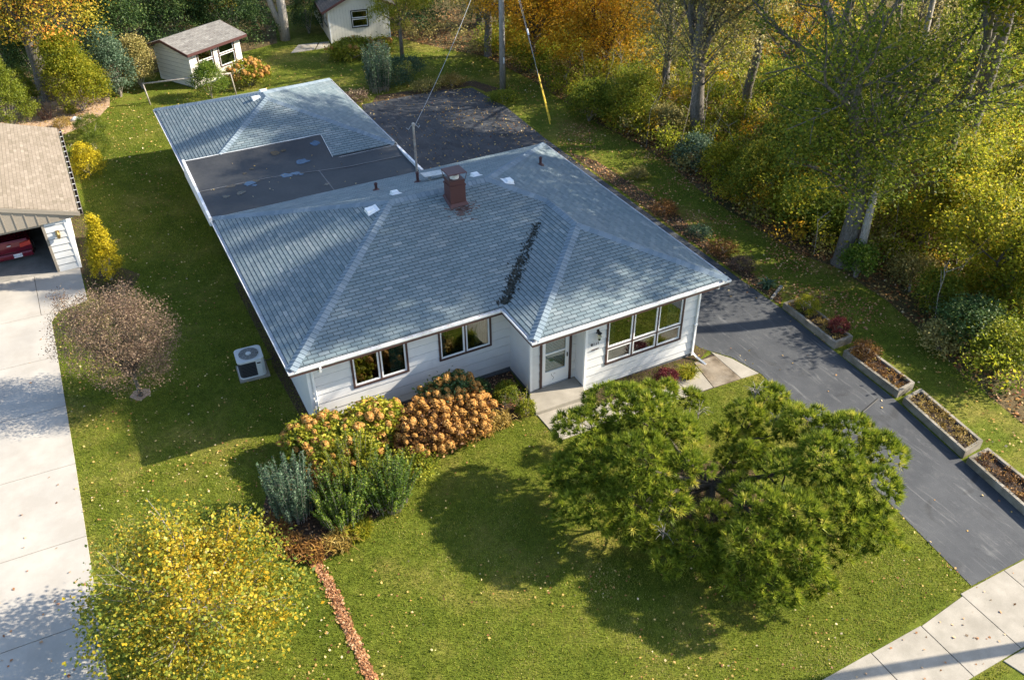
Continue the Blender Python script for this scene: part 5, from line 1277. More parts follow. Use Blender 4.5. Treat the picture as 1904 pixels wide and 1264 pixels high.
def strap_plant(name, label, px, n, L, mat, seed, cat='plant', w=.03, spread=.8, group=None, area=.12, tone=(.5, .2)):
    x, y = px; root = empty(name, (x, y, zg(x, y)), 0, label, cat, group); rng = np.random.default_rng(seed)
    a = rng.random(n)*6.283; q = rng.random(n)**.5*area; l = L*(.6+.6*rng.random(n)); sp = spread*(.4+.8*rng.random(n))
    o = np.c_[np.cos(a), np.sin(a), np.zeros(n)]; s = np.c_[-np.sin(a), np.cos(a), np.zeros(n)]*w/2
    a2 = rng.random(n)*6.283; b = np.c_[np.cos(a2), np.sin(a2), np.zeros(n)]*q[:, None]
    p1 = b+o*(l*sp*.35)[:, None]+np.array([0, 0, 1])*(l*.55)[:, None]; p2 = b+o*(l*sp*.85)[:, None]+np.array([0, 0, 1])*(l*(.72-.5*(sp-.3)))[:, None]
    V = np.stack([b-s, b+s, p1+s, p1-s, p2+s*.4, p2-s*.4], 1).reshape(-1, 3); k = np.arange(n)[:, None]*6
    F = np.concatenate([k+np.array([[0, 1, 2, 3]]), k+np.array([[3, 2, 4, 5]])]); t = np.clip(tone[0]+tone[1]*rng.normal(size=n), 0, 1)
    link('foliage', np_mesh('foliage', V, F, M[mat], np.concatenate([t, t])), root); return root
strap_plant('ornamental_grass', 'tuft of green ornamental grass at the foot of the right downspout', (13.11, -2.30), 420, .55, 'L_yg', 33, w=.022, area=.22)
for k, (px, lb, mt) in enumerate([((-1.47, -3.67), 'dry orange daylily clump at the lower left of the bed', 'L_rust'), ((-0.94, -4.18), 'dry orange daylily clump at the very tip of the bed', 'L_rust'), ((-0.24, -4.15), 'golden daylily clump at the lower right tip of the bed', 'L_straw'), ((-1.69, -2.84), 'rusty daylily clump below the blue-green shrub', 'L_rust'), ((0.37, -3.97), 'small yellow-green daylily clump at the bed edge', 'L_yg'), ((6.10, -1.57), 'straw-coloured low plants between the hydrangeas and porch', 'L_straw'), ((5.45, -1.69), 'straw-coloured low plants at the lawn edge near the porch', 'L_straw')]):
    strap_plant('daylily', lb, px, 330, .42, mt, 40+k, w=.028, area=.38, group='low daylily clumps in the front bed')
strap_plant('hosta', 'grey-green strap-leaved plant in the border above the planters', (19.53, 0.96), 60, .6, 'L_blue', 50, w=.06, area=.12)
plant('shrub', 'round yellow-green shrub in the planter nearest the house', 'shrub', *(19.61, -1.21), [(0, 0, .5, .42, .42, .30)], 'L_yg', 51, 110, 26, .06, .045)
plant('shrub', 'round red-tipped shrub in the planter nearest the house', 'shrub', *(19.73, -2.75), [(0, 0, .48, .34, .34, .26)], 'L_red', 52, 90, 26, .05, .05, tone=(.75, .2, .15))
plant('shrub', 'rusty spreading shrub in the second planter', 'shrub', *(19.56, -4.27), [(0, 0, .45, .5, .5, .26)], 'L_rust', 53, 90, 26, .07, .045, tone=(.3, .2, .15))
# --- left lawn
def cone(name, label, px, h, r, mat, seed, n_cl=260, per=28, rad=.08, leaf=.05, cat='shrub', group=None, **kw):
    x, y = px
    bl = [(0, 0, h*.28, r, r, h*.30), (0, 0, h*.52, r*.78, r*.78, h*.28), (0, 0, h*.76, r*.45, r*.45, h*.22)]
    return plant(name, label, cat, x, y, bl, mat, seed, n_cl, per, rad, leaf, group=group, **kw)
cone('golden_cypress', 'bright yellow pointed conifer beside the neighbour\'s garage', (-4.00, 12.87), 2.95, .56, 'L_cypgold', 61, 420, 34, .07, .06, tone=(.55, .22, .15))
plant('box_shrub', 'clipped dark green globe shrub farthest from the golden conifers', 'shrub', *(-2.99, 27.74), [(0, 0, .62, .78, .78, .66)], 'L_thuja', 62, 300, 30, .07, .045, tone=(.35, .12, .12), group='clipped globe shrubs')
plant('box_shrub', 'clipped dark green globe shrub next to the golden bushy conifer', 'shrub', *(-3.01, 25.38), [(0, 0, .6, .76, .76, .62)], 'L_thuja', 63, 300, 30, .07, .045, tone=(.35, .12, .12), group='clipped globe shrubs')
plant('golden_cypress', 'low bushy golden conifer at the near end of the globe shrubs', 'shrub', *(-3.62, 23.26), [(0, 0, .55, .78, .78, .65), (0, 0, 1.1, .45, .45, .5)], 'L_cypgold', 64, 300, 30, .08, .06, tone=(.5, .2, .15))
cone('arborvitae', 'large rounded green arborvitae beside the tan roof', (-6.72, 31.15), 3.9, 1.55, 'L_thuja', 65, 700, 36, .11, .07, tone=(.6, .15, .12))
cone('arborvitae', 'small narrow arborvitae left of the leaning post', (-5.48, 32.42), 2.7, .66, 'L_thuja', 66, 240, 30, .09, .06, tone=(.4, .15, .12))
upright('twiggy_shrub', 'leafless reddish twiggy shrub at the foot of the leaning post', (-4.90, 31.49), 46, .95, .6, 'L_purple', 67, leaf=.03, per=10, stem_mat='flue')
plant('shrub', 'small golden shrub on the wood chips', 'shrub', *(-4.23, 29.87), [(0, 0, .25, .45, .4, .28)], 'L_straw', 68, 90, 22, .07, .05)
plant('shrub', 'small lime shrub behind the pale stone', 'shrub', *(-3.65, 31.78), [(0, 0, .22, .3, .3, .25)], 'L_lime', 69, 60, 22, .06, .05)
x_, y_ = (-4.09, 4.90)
plant('purple_leaf_tree', 'small round-headed tree with fine purple-brown leaves on the side lawn', 'tree', x_, y_, [(0, 0, 2.3, 1.6, 1.6, 1.35), (-.4, .2, 3.1, 1.1, 1.1, 1.0), (-1.1, -.1, 2.7, .9, 1.0, 1.2), (.8, .3, 2.2, 1.0, 1.1, 1.1), (.2, -.4, 1.6, 1.35, 1.3, .8), (-1.3, .5, 3.5, .4, .4, .7), (.5, .9, 3.2, .5, .5, .6)], 'L_purple', 8, 2300, 13, .12, .06,
      trunk=([(0, 0, -.1), (0, 0, .3), (-.02, .02, 1.1)], [.09, .065, .055]), stem_mat='bark', stems=170, stem_r=.009, part='crown', shell=.45, low=-.8, tone=(.5, .15, .15), aspect=.45, up=.3)
x_, y_ = (-4.10, -5.90)
rt = empty('yellow_maple', (x_, y_, zg(x_, y_)), 0, 'young tree with yellow and green leaves in the lower left corner', 'tree')
rg = random.Random(18); mb = MB(); tips = []
mb.tube([(0, 0, -.1), (0, 0, .3), (.03, .02, 1.2)], [.10, .07, .06], 9, cap=False)
for k in range(12):
    a = k*2.4; grow(mb, Vector((.02, .02, .6+.13*k)), Vector((math.cos(a), math.sin(a), .55)), 1.30, .032, 1, 3, tips, rg, kids=4, ang=(20, 50), up=.2, ratio=.62)
link('trunk', trunk_mesh(mb, 'barkpale'), rt)
rng = np.random.default_rng(18); c = np.array([tuple(t) for t in tips]); c = c[rng.random(len(c)) < min(1, 900/len(c))]
lob = [(0, 0, 2.2, 1.6, 1.6, 1.4), (-.6, 1.3, 2.6, 1.0, .9, .9), (1.4, .6, 2.3, 1.0, 1.1, .8), (.9, -1.2, 1.7, 1.2, 1.1, .9), (-1.5, -.4, 1.9, 1.1, 1.1, .9), (-.6, -1.5, 1.5, 1.2, 1.0, .8), (.3, 1.9, 2.2, .6, .5, .9), (-1.9, .9, 1.6, .7, .7, .6), (2.0, -.3, 1.4, .7, .8, .6)]
c = np.concatenate([c, blob_points(lob, 1900, rng, .25, -.8, .35)]); p, k = clump_points(c, 11, .17, rng, .9)
V, F = leaf_arrays(p, .074*(.6+.8*rng.random(len(p))), rng, .75, .7, fold=.15)
tn = .40+.10*rng.normal(size=len(c))[k]+.20*rng.normal(size=len(p))+.18*np.sin(p[:, 0]*1.3+1)*np.cos(p[:, 1]*1.1)
link('crown', np_mesh('crown', V, F, M['L_yellow'], np.clip(tn, 0, 1)), rt)
# --- back garden
plant('shrub', 'light green bushy shrub in front of the small garden shed', 'shrub', *(3.89, 31.13), [(0, 0, .9, 1.05, .95, .9), (0, .2, 1.4, .7, .7, .6)], 'L_bright', 71, 340, 28, .12, .07, tone=(.6, .2, .15))
upright('blue_juniper', 'upright blue-green juniper-like shrub behind the parking area', (13.15, 28.40), 90, 2.8, 1.5, 'L_blue', 72, leaf=.12, per=60, lean=.20, pair=.10, tone=(.6, .15, .15))
plant('shrub', 'spreading dark green shrub right of the blue-green one', 'shrub', *(15.16, 29.34), [(0, 0, .8, 1.3, .9, .6), (-.9, -.8, .5, 1.1, .8, .5)], 'L_blue', 73, 240, 26, .14, .08, tone=(.25, .12, .12))
for k, (q, lb) in enumerate([((11.13, 26.99), 'leafless brown plant at the corner of the back border'), ((15.59, 27.13), 'brown and green perennials behind the parking area'), ((17.44, 27.31), 'dry perennials at the back edge of the asphalt'), ((19.09, 23.66), 'weedy green tuft at the foot of the wooden pole')]):
    plant('perennial', lb, 'plant', *q, [(0, 0, .3, .8, .5, .3)], ['L_purple', 'L_bare', 'L_straw', 'L_green'][k], 74+k, 70, 20, .14, .09)
for k, (q, lb, r) in enumerate([((20.60, 11.83), 'brown low plant in the side border, farthest up', .5), ((19.63, 8.19), 'withered brown perennials in the side border', .6), ((19.70, 5.63), 'small green leafy plant in the side border', .5), ((19.78, 4.03), 'dry brown perennials near the roof corner', .6), ((19.65, 2.62), 'dark red-brown perennials above the hosta', .5)]):
    plant('perennial', lb, 'plant', *q, [(0, 0, .2, r, r, .22)], ['L_bare', 'L_rust', 'L_blue', 'L_rust', 'L_purple'][k], 84+k, 90, 20, .10, .06, tone=(.25, .2, .15))

# ================================================================== WOODLAND AND GARDEN TREES
protos = {}
def proto(key, seed, L, r, bark, **kw):
    tm_, cm = tree_meshes(seed, L, r, **kw); protos[key] = (trunk_mesh(tm_, bark), cm)
proto('broad', 101, 4.6, .40, 'bark', skirt=[(0,0,7.0,3.6,3.6,3.0),(1.5,-1.5,5.0,2.6,2.6,1.8),(-1.8,1.0,5.0,2.6,2.6,2.0),(1.0,2.2,5.4,2.2,2.2,1.8)], ns=950, mx=4, per=20, rad=.36, leaf=.14, mat='L_green', keep=.7, trunkL=4.2, kids=3, ang=(25, 60), up=.10)
proto('broad2', 102, 4.2, .40, 'bark', skirt=[(.5,0,6.2,3.2,3.2,2.8),(-1.5,-1.2,7.2,2.6,2.6,2.4)], ns=520, mx=4, per=18, rad=.36, leaf=.15, mat='L_yg', keep=.8, trunkL=4.6, kids=3, ang=(25, 60), up=.12, lean=(.1, 0))
proto('sparse', 103, 4.4, .24, 'bark', skirt=[(0,0,5.0,2.8,2.8,3.4)], ns=480, mx=4, per=8, rad=.34, leaf=.14, mat='L_bare', keep=.8, trunkL=4.0, kids=3, ang=(20, 50), up=.2)
proto('fine', 104, 3.4, .16, 'barkdark', skirt=[(0,0,3.6,2.6,2.6,2.6),(1.5,1.0,3.0,1.8,1.8,1.6)], ns=600, mx=4, per=22, rad=.30, leaf=.13, mat='L_gold', keep=.8, trunkL=2.0, kids=3, ang=(25, 60), up=.10)
proto('small', 105, 2.2, .09, 'barkdark', mx=4, per=20, rad=.28, leaf=.12, mat='L_yg', keep=.9, trunkL=.6, kids=3, ang=(20, 55), up=.10, forks=[((.5, .2, 1), 1, .8), ((-.5, .3, 1), 1, .8), ((.1, -.6, .9), .9, .7), ((-.2, .6, .8), .9, .7)])
proto('shade', 106, 3.4, .24, 'bark', mx=4, per=18, rad=.30, leaf=.20, mat='L_yg', keep=.7, trunkL=9.0, kids=3, ang=(30, 65), up=.05)
proto('shade_tall', 107, 3.6, .30, 'bark', mx=4, per=24, rad=.32, leaf=.24, mat='L_yg', keep=.72, trunkL=17.0, kids=3, ang=(30, 65), up=.03)
TREES = [
 # key, xy, rot, scale, material, label
 ('broad', (23.86, 1.12), .6, 1.0, 'L_green', 'large leaning tree with a dark two-stemmed trunk at the woodland edge, right of the driveway'),
 ('broad2', (26.1, 14.1), 2.6, 1.0, 'L_bare', 'large forked tree with a bare grey trunk standing halfway along the woodland edge'),
 ('fine', (23.2, 27.5), .4, 1.05, 'L_gold', 'golden-leaved tree right of the wooden pole'),
 ('fine', (26.5, 24.0), 2.4, .95, 'L_gold', 'smaller golden tree between the pole and the forked trunk'),
 ('sparse', (22.0, 31.5), 1.4, 1.0, 'L_bare', 'thinly leaved tree directly behind the wooden pole'),
 ('sparse', (28.5, 20.5), 3.4, .95, 'L_bare', 'twiggy bare-limbed tree left of the forked trunk'),
 ('small', (28.0, 7.6), 4.0, 1.1, 'L_green', 'dark green tree filling the wood between the two big trunks'),
 ('small', (31.0, 11.5), 1.9, 1.0, 'L_green', 'green tree deeper in the wood behind the forked trunk'),
 ('small', (33.0, 3.8), 5.1, .9, 'L_yg', 'yellow-green tree behind the large leaning tree'),
 ('small', (29.8, -.5), .9, 1.1, 'L_yg', 'bright yellow-green tree at the right edge of the picture'),
 ('small', (27.2, -3.6), 3.0, 1.1, 'L_yg', 'small yellow-leaved tree low at the right edge'),
 ('sparse', (33.5, 16.0), 5.5, .75, 'L_gold', 'thin tree with a few orange leaves behind the forked tree'),
 ('broad', (38.5, 9.0), 3.7, .6, 'L_green', 'tall green tree far inside the wood, upper right'),
 ('sparse', (30.8, 6.2), 1.0, .95, 'L_bare', 'tall bare slender tree above the large leaning tree'),
 ('broad', (-4.6, 34.6), .3, 1.0, 'L_maple', 'large orange and yellow maple in the upper left corner'),
 ('fine', (.5, 41.5), 4.0, .95, 'L_deep', 'dark green tree right of the orange maple'),
 ('broad2', (6.0, 43.5), 1.0, .85, 'L_maple', 'yellow-tipped tree above the small garden shed'),
 ('broad', (9.5, 47.5), 5.0, .9, 'L_deep', 'dark tree behind the double pale trunk'),
 ('broad2', (19.6, 44.0), 2.9, .85, 'L_green', 'green tree behind the summer house'),
 ('sparse', (24.5, 38.0), .2, .95, 'L_bare', 'thin brownish tree right of the summer house'),
]
for k, (key, (x, y), rz, s, mt, lb) in enumerate(TREES):
    put_tree('tree', lb, x, y, *protos[key], rz, s, mt)
# trees of the wood deeper in and beyond the right edge of the view
rg = random.Random(77)
deep = [(34, 29), (29, 36), (36, 38), (48, 33), (44, 40), (14, 54), (2, 52), (-8, 48), (-16, 42), (-14, 52), (24, 50), (34, 48), (64, 14), (66, 24), (48, 46), (62, 36)]
for k, (x, y) in enumerate(deep):
    key = ['broad', 'sparse', 'broad2', 'fine'][k % 4]
    put_tree('tree', 'tree among the others deep in the wood', x, y, *protos[key], rg.random()*6.28, rg.uniform(.85, 1.0)*(.6 if x > 30 else 1), ['L_green', 'L_bare', 'L_yg', 'L_deep', 'L_gold'][k % 5], group='trees deep in the wood')
shade = [(27.5, -3.8, 'shade', 'tall thin-stemmed tree nearest the street at the sunward edge of the wood'), (28.5, 1.0, 'shade', 'tall high-crowned tree behind the planters at the right'), (29.5, 8.8, 'shade', 'tall high-crowned tree between the two big trunks'), (30.5, 15.5, 'shade', 'tall high-crowned tree behind the forked trunk'),
         (31.5, -5.4, 'shade_tall', 'very tall straight tree at the right edge, left of the yellow-leaved bush'), (33.0, -1.6, 'shade_tall', 'very tall straight tree behind the large leaning one'), (32.0, 2.4, 'shade_tall', 'very tall straight tree deepest in the wood at the right edge'), (33.5, 7.5, 'shade_tall', 'very tall straight tree midway between the two big trunks')]
for k, (x, y, key, lb) in enumerate(shade):
    put_tree('tree', lb, x, y, *protos[key], rg.random()*6.28, 1, ['L_yg', 'L_green', 'L_bare'][k % 3])
# dead pale stem beside the leaning tree, twin trunk behind the garage, thin poles
def snag(name, label, x, y, paths, mat):
    mb = MB(); root = empty(name, (x, y, zg(x, y)), 0, label, 'tree trunk')
    for p, r in paths: mb.tube(p, r, 9, cap=True)
    mb.build('trunk', M[mat], root, smooth=True); return root
snag('dead_trunk', 'pale barkless stem standing against the large leaning trunk', *(23.98, 0.43), [([(0, 0, -.1), (.05, .1, 2), (.1, .2, 4.3)], [.20, .17, .13])], 'barkpale')
snag('double_trunk', 'pale double trunk rising behind the lawn left of the summer house', 10.7, 40.0, [([(0, 0, -.1), (.1, 0, 2), (-.1, .3, 8)], [.36, .30, .24]), ([(-.05, 0, .2), (-.7, .2, 3), (-1.2, .4, 8)], [.22, .19, .15])], 'barkpale')
snag('slender_trunk', 'slender pale trunk seen through the leaves at the top, left of the two', 29.5, 4.2, [([(0, 0, -.1), (.1, .1, 5), (0, .3, 11)], [.18, .15, .1])], 'barkpale')
snag('slender_trunk', 'slender grey trunk seen through the leaves at the top, right of the two', 31.8, 2.8, [([(0, 0, -.1), (.2, .1, 5), (.1, .1, 11)], [.2, .16, .1])], 'bark')
x, y = (16.61, 33.34)
plant('feathery_tree', 'small tree with feathery yellow-green crown in front of the summer house', 'tree', x, y, [(0, 0, 3.6, 1.7, 1.5, .9), (-1.2, -.2, 3.0, 1.0, .8, .5), (1.2, .3, 3.4, 1.2, .9, .6), (.2, .5, 4.6, 1.2, 1.1, .8), (-.2, -.5, 2.3, .7, .5, .3)], 'L_lime', 91, 420, 34, .16, .09, trunk=([(0, 0, -.1), (0, 0, 1.2), (.05, 0, 2.6)], [.15, .12, .10]), stem_mat='bark', part='crown', tone=(.42, .16, .12), stems=16, stem_r=.03)
# big shrubs of the left background and the edge of the wood
SHR = [
 ((-3.01, 32.01), [(0, 0, 1.6, 1.6, 1.3, 1.6), (-.3, .3, 2.9, 1.2, 1.1, 1.4), (.6, 0, 1.3, 1.1, 1.1, 1.2)], 'L_yg', 'wide yellow-green conifer-like bush at the corner of the wood chips', .42),
 ((-0.84, 33.40), [(0, 0, 1.4, 1.1, 1.1, 1.4), (-.2, .2, 2.7, 1.0, .9, 1.1)], 'L_blue', 'pale grey-green leafy bush beside the wide yellow-green one', .7),
 ((0.48, 34.26), [(0, 0, 1.4, .95, .9, 1.4), (.1, .2, 2.3, .7, .7, .7)], 'L_bare', 'brownish bush left of the small garden shed', .6),
 ((-4.46, 36.43), [(0, 0, 2.0, 2.0, 1.5, 2.0)], 'L_deep', 'dark green bush below the orange maple', .6),
 ((-6.35, 38.74), [(0, 0, 2.0, 2.2, 1.5, 2.2)], 'L_deep', 'dark green bush behind the rounded arborvitae', .5),
 ((3.99, 42.39), [(0, 0, 1.6, 2.2, 1.4, 1.8)], 'L_deep', 'dark bush behind the small garden shed', .5),
 ((7.47, 41.93), [(0, 0, 1.8, 2.2, 1.4, 1.8)], 'L_deep', 'dark green bush between the small shed and the pale trunk', .4),
 ((6.79, 43.81), [(0, 0, 2.2, 1.9, 1.2, 1.3)], 'L_maple', 'golden leafy bush rising behind the small garden shed', .45),
 ((12.62, 40.81), [(0, 0, 1.4, 1.0, 1.2, 1.6)], 'L_deep', 'dark bush left of the summer house', .4),
 ((22.24, 19.10), [(0, 0, 1.0, 1.3, 1.2, 1.1), (.8, .5, 1.0, 1.1, 1.0, 1.1)], 'L_green', 'green bush right of the yellow guy wires', .5),
 ((23.55, 17.24), [(0, 0, 1.3, 1.7, 1.5, 1.4), (.9, .8, 1.7, 1.4, 1.4, 1.4)], 'L_green', 'broad rounded green bush left of the forked trunk', .65),
 ((24.52, 15.02), [(0, 0, .9, 1.1, 1.1, 1.0)], 'L_bare', 'twiggy brown bush at the foot of the forked trunk', .5),
 ((23.90, 11.56), [(0, 0, .8, 1.0, .9, .9)], 'L_blue', 'pale blue-green bush in front of the forked trunk', .75),
 ((24.13, 9.88), [(0, 0, .9, 1.0, .9, 1.0)], 'L_yg', 'yellow-green bush right of the pale one', .5),
 ((23.81, 6.85), [(0, 0, 1.2, 1.5, 1.3, 1.3), (.6, .5, 1.6, 1.2, 1.2, 1.3)], 'L_green', 'large soft green bush between the two big trunks', .7),
 ((24.38, 4.54), [(0, 0, 1.1, 1.4, 1.2, 1.2)], 'L_yg', 'yellow-speckled bush left of the leaning trunk', .35),
 ((24.79, 3.25), [(0, 0, .9, 1.2, 1.0, 1.0)], 'L_green', 'dark green bush at the left foot of the leaning trunk', .4),
 ((23.55, 0.06), [(0, 0, .8, .7, .6, .6)], 'L_bright', 'small bright green sapling before the pale dead stem', .5),
 ((25.45, -1.07), [(0, 0, .5, 1.1, .9, .5)], 'L_bare', 'low brushwood bush on the leaf litter', .5),
 ((24.57, -3.09), [(0, 0, .8, 1.0, .9, .9)], 'L_green', 'green bush right of the leaf litter', .6),
 ((23.67, -5.24), [(0, 0, .9, 1.3, 1.1, .9)], 'L_deep', 'dark green bush at the right edge above the lawn', .6),
 ((22.56, -5.08), [(0, 0, .5, .7, .7, .5)], 'L_bare', 'small brown bush at the edge of the side lawn', .6),
 ((23.54, -6.99), [(0, 0, 1.0, 1.3, 1.0, .9)], 'L_lime', 'yellow-leaved bush at the right edge of the picture', .3),
 ((27.35, -3.77), [(0, 0, 1.3, 1.5, 1.3, 1.4)], 'L_yg', 'tall yellow-green bush at the right edge', .45),
]
for k, (q, bl, mt, lb, tn) in enumerate(SHR):
    vol = sum(b[3]*b[5] for b in bl)
    plant('bush', lb, 'bush', *q, bl, mt, 200+k, int(130*vol)+60, 26, .16, .10, stems=14, stem_r=.016, tone=(tn, .17, .14), shell=.6)

# ================================================================== GROUND COVER
def inside(poly, x, y):
    r = np.zeros(len(x), bool); n = len(poly)
    for i in range(n):
        (x0, y0), (x1, y1) = poly[i], poly[(i+1) % n]
        c = ((y0 > y) != (y1 > y)) & (x < (x1-x0)*(y-y0)/((y1-y0) if y1 != y0 else 1e-9)+x0); r ^= c
    return r
HOUSEP = [(.6, .65), (7.6, .65), (7.6, -.8), (9.35, -.8), (9.35, -1.4), (14.05, -1.4), (14.05, 10.2), (8.4, 10.2), (8.4, 22.9), (.5, 22.9), (.5, 10.2), (.6, 10.2)]
LDRV = [(-12.6, -12.8), (-6.42, -12.8), (-6.33, 10.7), (-5.98, 11.3), (-4.93, 11.7), (-4.93, 24), (-12.6, 24)]
WALK = [(7.32, -3.22), (15.5, -3.3), (15.2, -2.1), (14.7, -1.5), (12.6, -2.2), (9.2, -2.2), (9.2, -1.7), (7.32, -1.7)]
PAVE = [(-30, -15.05), (40, -15.05), (40, -13.12), (14.4, -13.14), (9, -13.36), (-30, -13.38)]
GR0 = (-4.08, 4.96)
RING = [(GR0[0]+.42*math.cos(a*.5236), GR0[1]+.4*math.sin(a*.5236)) for a in range(12)]
HARD = [DRIVE, LDRV, WALK, PAVE, HOUSEP, [(14.2, -18.6), (18.4, -18.6), (18.2, -15), (13.2, -15)]]+PLQ
def scatter(n, box, rng, excl):
    x = box[0]+(box[1]-box[0])*rng.random(n); y = box[2]+(box[3]-box[2])*rng.random(n); k = np.ones(n, bool)
    for p in excl: k &= ~inside(p, x, y)
    return x[k], y[k]
rng = np.random.default_rng(55)
def vnoise(x, y, sc, seed):
    g = np.random.default_rng(seed).random((97, 97)); u = (x/sc) % 96; v = (y/sc) % 96; i = u.astype(int); j = v.astype(int); a = u-i; b = v-j
    a = a*a*(3-2*a); b = b*b*(3-2*b)
    return (g[i, j]*(1-a)*(1-b)+g[i+1, j]*a*(1-b)+g[i, j+1]*(1-a)*b+g[i+1, j+1]*a*b)-.5
def blades(x, y, h, w, tone, rng, lean=.6):
    n = len(x); a = rng.random(n)*6.283; hh = h*(.6+.8*rng.random(n)); b = np.c_[x, y, zgn(x, y)]
    s = np.c_[np.cos(a), np.sin(a), np.zeros(n)]*(w*.5); ln = rng.normal(size=(n, 2))*lean*.5
    t = b+np.c_[ln*hh[:, None], hh]; V = np.stack([b-s, b+s, t], 1).reshape(-1, 3)
    return V, np.arange(3*n).reshape(n, 3)
xs_, ys_ = [], []
for n, box in ((330000, (-6.5, 15.6, -15.3, 1.0)), (170000, (-6.4, .9, .5, 32)), (90000, (18.5, 28, -13.2, 19)), (60000, (-2, 25, 22, 40))):
    a, b = scatter(n, box, rng, HARD+[BED, WOODS, CHIPS, strip, RING]); xs_.append(a); ys_.append(b)
x, y = np.concatenate(xs_), np.concatenate(ys_)
x = x+rng.normal(size=len(x))*.035; y = y+rng.normal(size=len(x))*.035
low = np.sin(x*.9+1.3*np.sin(y*.5))*np.sin(y*.8+np.sin(x*.6)*1.7)
V, F = blades(x, y, .045, .020, None, rng)
dry = np.exp(-((x+3.6)/2.0)**2-((y+1.4)/1.3)**2)+.7*np.exp(-((x+5.3)/.7)**2-((y+1)/4)**2)+.5*np.exp(-((x-9)/5)**2-((y+12.6)/1.2)**2)
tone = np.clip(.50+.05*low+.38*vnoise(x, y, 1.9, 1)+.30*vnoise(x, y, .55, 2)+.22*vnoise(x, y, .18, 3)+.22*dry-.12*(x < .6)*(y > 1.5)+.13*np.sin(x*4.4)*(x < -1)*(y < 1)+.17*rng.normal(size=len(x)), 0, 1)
tag(link('grass', np_mesh('grass', V, F, M['grass'], tone)), 'short lawn grass around the house', 'grass', kind='stuff')
# fallen leaves
def fallen(name, x, y, size, mat, label, rng, tone=(.6, .22), lift=.035, zf=None):
    n = len(x); z = (zgn(x, y) if zf is None else zf(x, y))+lift+.02*rng.random(n)
    C = np.c_[x, y, z]; V, F = leaf_arrays(C, size, rng, .8, 2.0, fold=.2)
    tag(link(name, np_mesh(name, V, F, M[mat], np.clip(tone[0]+tone[1]*rng.normal(size=n), 0, 1))), label, 'fallen leaves', kind='stuff')
dens = lambda x, y, f: f(x, y)
x, y = scatter(4200, (-6.4, 15.5, -13.3, 1.2), rng, HARD+[BED]); k = rng.random(len(x)) < (.25+1.1*vnoise(x, y, 1.4, 5)+.5*(x < -1)*(y > -3)+.65*(x < -1.0)+.4*((x > 5) & (x < 11) & (y < -5)))
fallen('fallen_leaves', x[k], y[k], .065, 'fallen', 'pale and yellow leaves scattered over the front lawn', rng, (.55, .28))
x, y = scatter(1300, (-6.3, 0, .5, 32), rng, HARD+[BED]); fallen('fallen_leaves', x, y, .075, 'fallen', 'leaves scattered over the narrow side lawn', rng)
x, y = scatter(1700, (-5, 22, 23.5, 38), rng, [DRIVE, HOUSEP, LDRV]); fallen('fallen_leaves', x, y, .10, 'fallen', 'leaves on the back garden grass', rng)
x, y = scatter(6000, (18.8, 27.5, -12, 26), rng, HARD); k = rng.random(len(x)) < np.clip((x-18.5)/6, .3, 1)
fallen('fallen_leaves', x[k], y[k], .085, 'fallen', 'dense leaf fall on the grass along the wood', rng, (.55, .22))
x, y = scatter(1500, (8.5, 19, -13, 26.8), rng, [HOUSEP]); kk = inside(DRIVE, x, y) & (rng.random(len(x)) < np.clip((y-2)/16, .12, 1)); fallen('fallen_leaves', x[kk], y[kk], .085, 'fallen', 'leaves lying on the asphalt', rng, (.6, .2), .018)
x, y = scatter(2600, (11, 19, 13, 26.8), rng, [HOUSEP]); kk = inside(DRIVE, x, y) & (rng.random(len(x)) < .12+.9*np.clip(vnoise(x, y, 2.2, 8)+(x-14)/12, 0, 1)); fallen('fallen_leaves', x[kk], y[kk], .095, 'fallen', 'yellow leaves blown over the rear parking area', rng, (.55, .25), .018)
x, y = scatter(420, (-10, -6.2, -9, 12), rng, []); kk = rng.random(len(x)) < np.clip((-y+3)/10, .08, 1)*.5; fallen('fallen_leaves', x[kk], y[kk], .09, 'fallen_red', 'few leaves lying on the pale concrete drive', rng, (.6, .2), .036)
x = rng.uniform(9, 19, 60); y = rng.uniform(-15, -13.2, 60); fallen('fallen_leaves', x, y, .08, 'fallen_red', 'few leaves lying on the pavement', rng, (.7, .2), .036)
n = 2600; t = rng.random(n); ex = np.interp(t, np.linspace(0, 1, len(EDGE)), [e[0] for e in EDGE]); ey = np.interp(t, np.linspace(0, 1, len(EDGE)), [e[1] for e in EDGE])
fallen('fallen_leaves', ex+rng.normal(size=n)*.065, ey+rng.normal(size=n)*.05, .085, 'fallen_red', 'brown leaves filling the narrow edging trench on the lawn', rng, (.5, .25), .015)
x, y = scatter(5200, (-2, 8, -5.5, 1), rng, [HOUSEP]); kk = inside(BED, x, y); fallen('fallen_leaves', x[kk], y[kk], .08, 'fallen_red', 'brown leaves lying in the hydrangea bed', rng, (.5, .25), .015)
x, y = scatter(900, (14.3, 19.2, -13.2, -2), rng, []); d_ = np.abs(x-np.interp(y, [-13, -3.5], [14.5, 15.58])) < .10; fallen('fallen_leaves', x[d_], y[d_], .07, 'fallen', 'leaves gathered along the driveway edge', rng, (.7, .2), .03)
x, y = scatter(9000, (18.8, 25.5, -3, 20), rng, HARD); pt = np.sin(x*1.3+np.sin(y*.9)*1.5)*np.sin(y*.7+x*.4); kk = (pt+rng.normal(size=len(x))*.25 > .1) | inside(BORDER, x, y)
fallen('fallen_leaves', x[kk], y[kk], .09, 'fallen_red', 'drifts of brown leaves on the grass strip beside the wood', rng, (.5, .25), .02)
x, y = scatter(60000, (14, 48, -10, 50), rng, HARD+[HOUSEP]); k = inside(WOODS, x, y); x, y = x[k], y[k]
fallen('leaf_litter_layer', x, y, .13, 'fallen', 'thick layer of dry leaves on the woodland floor', rng, (.28, .25), .02)
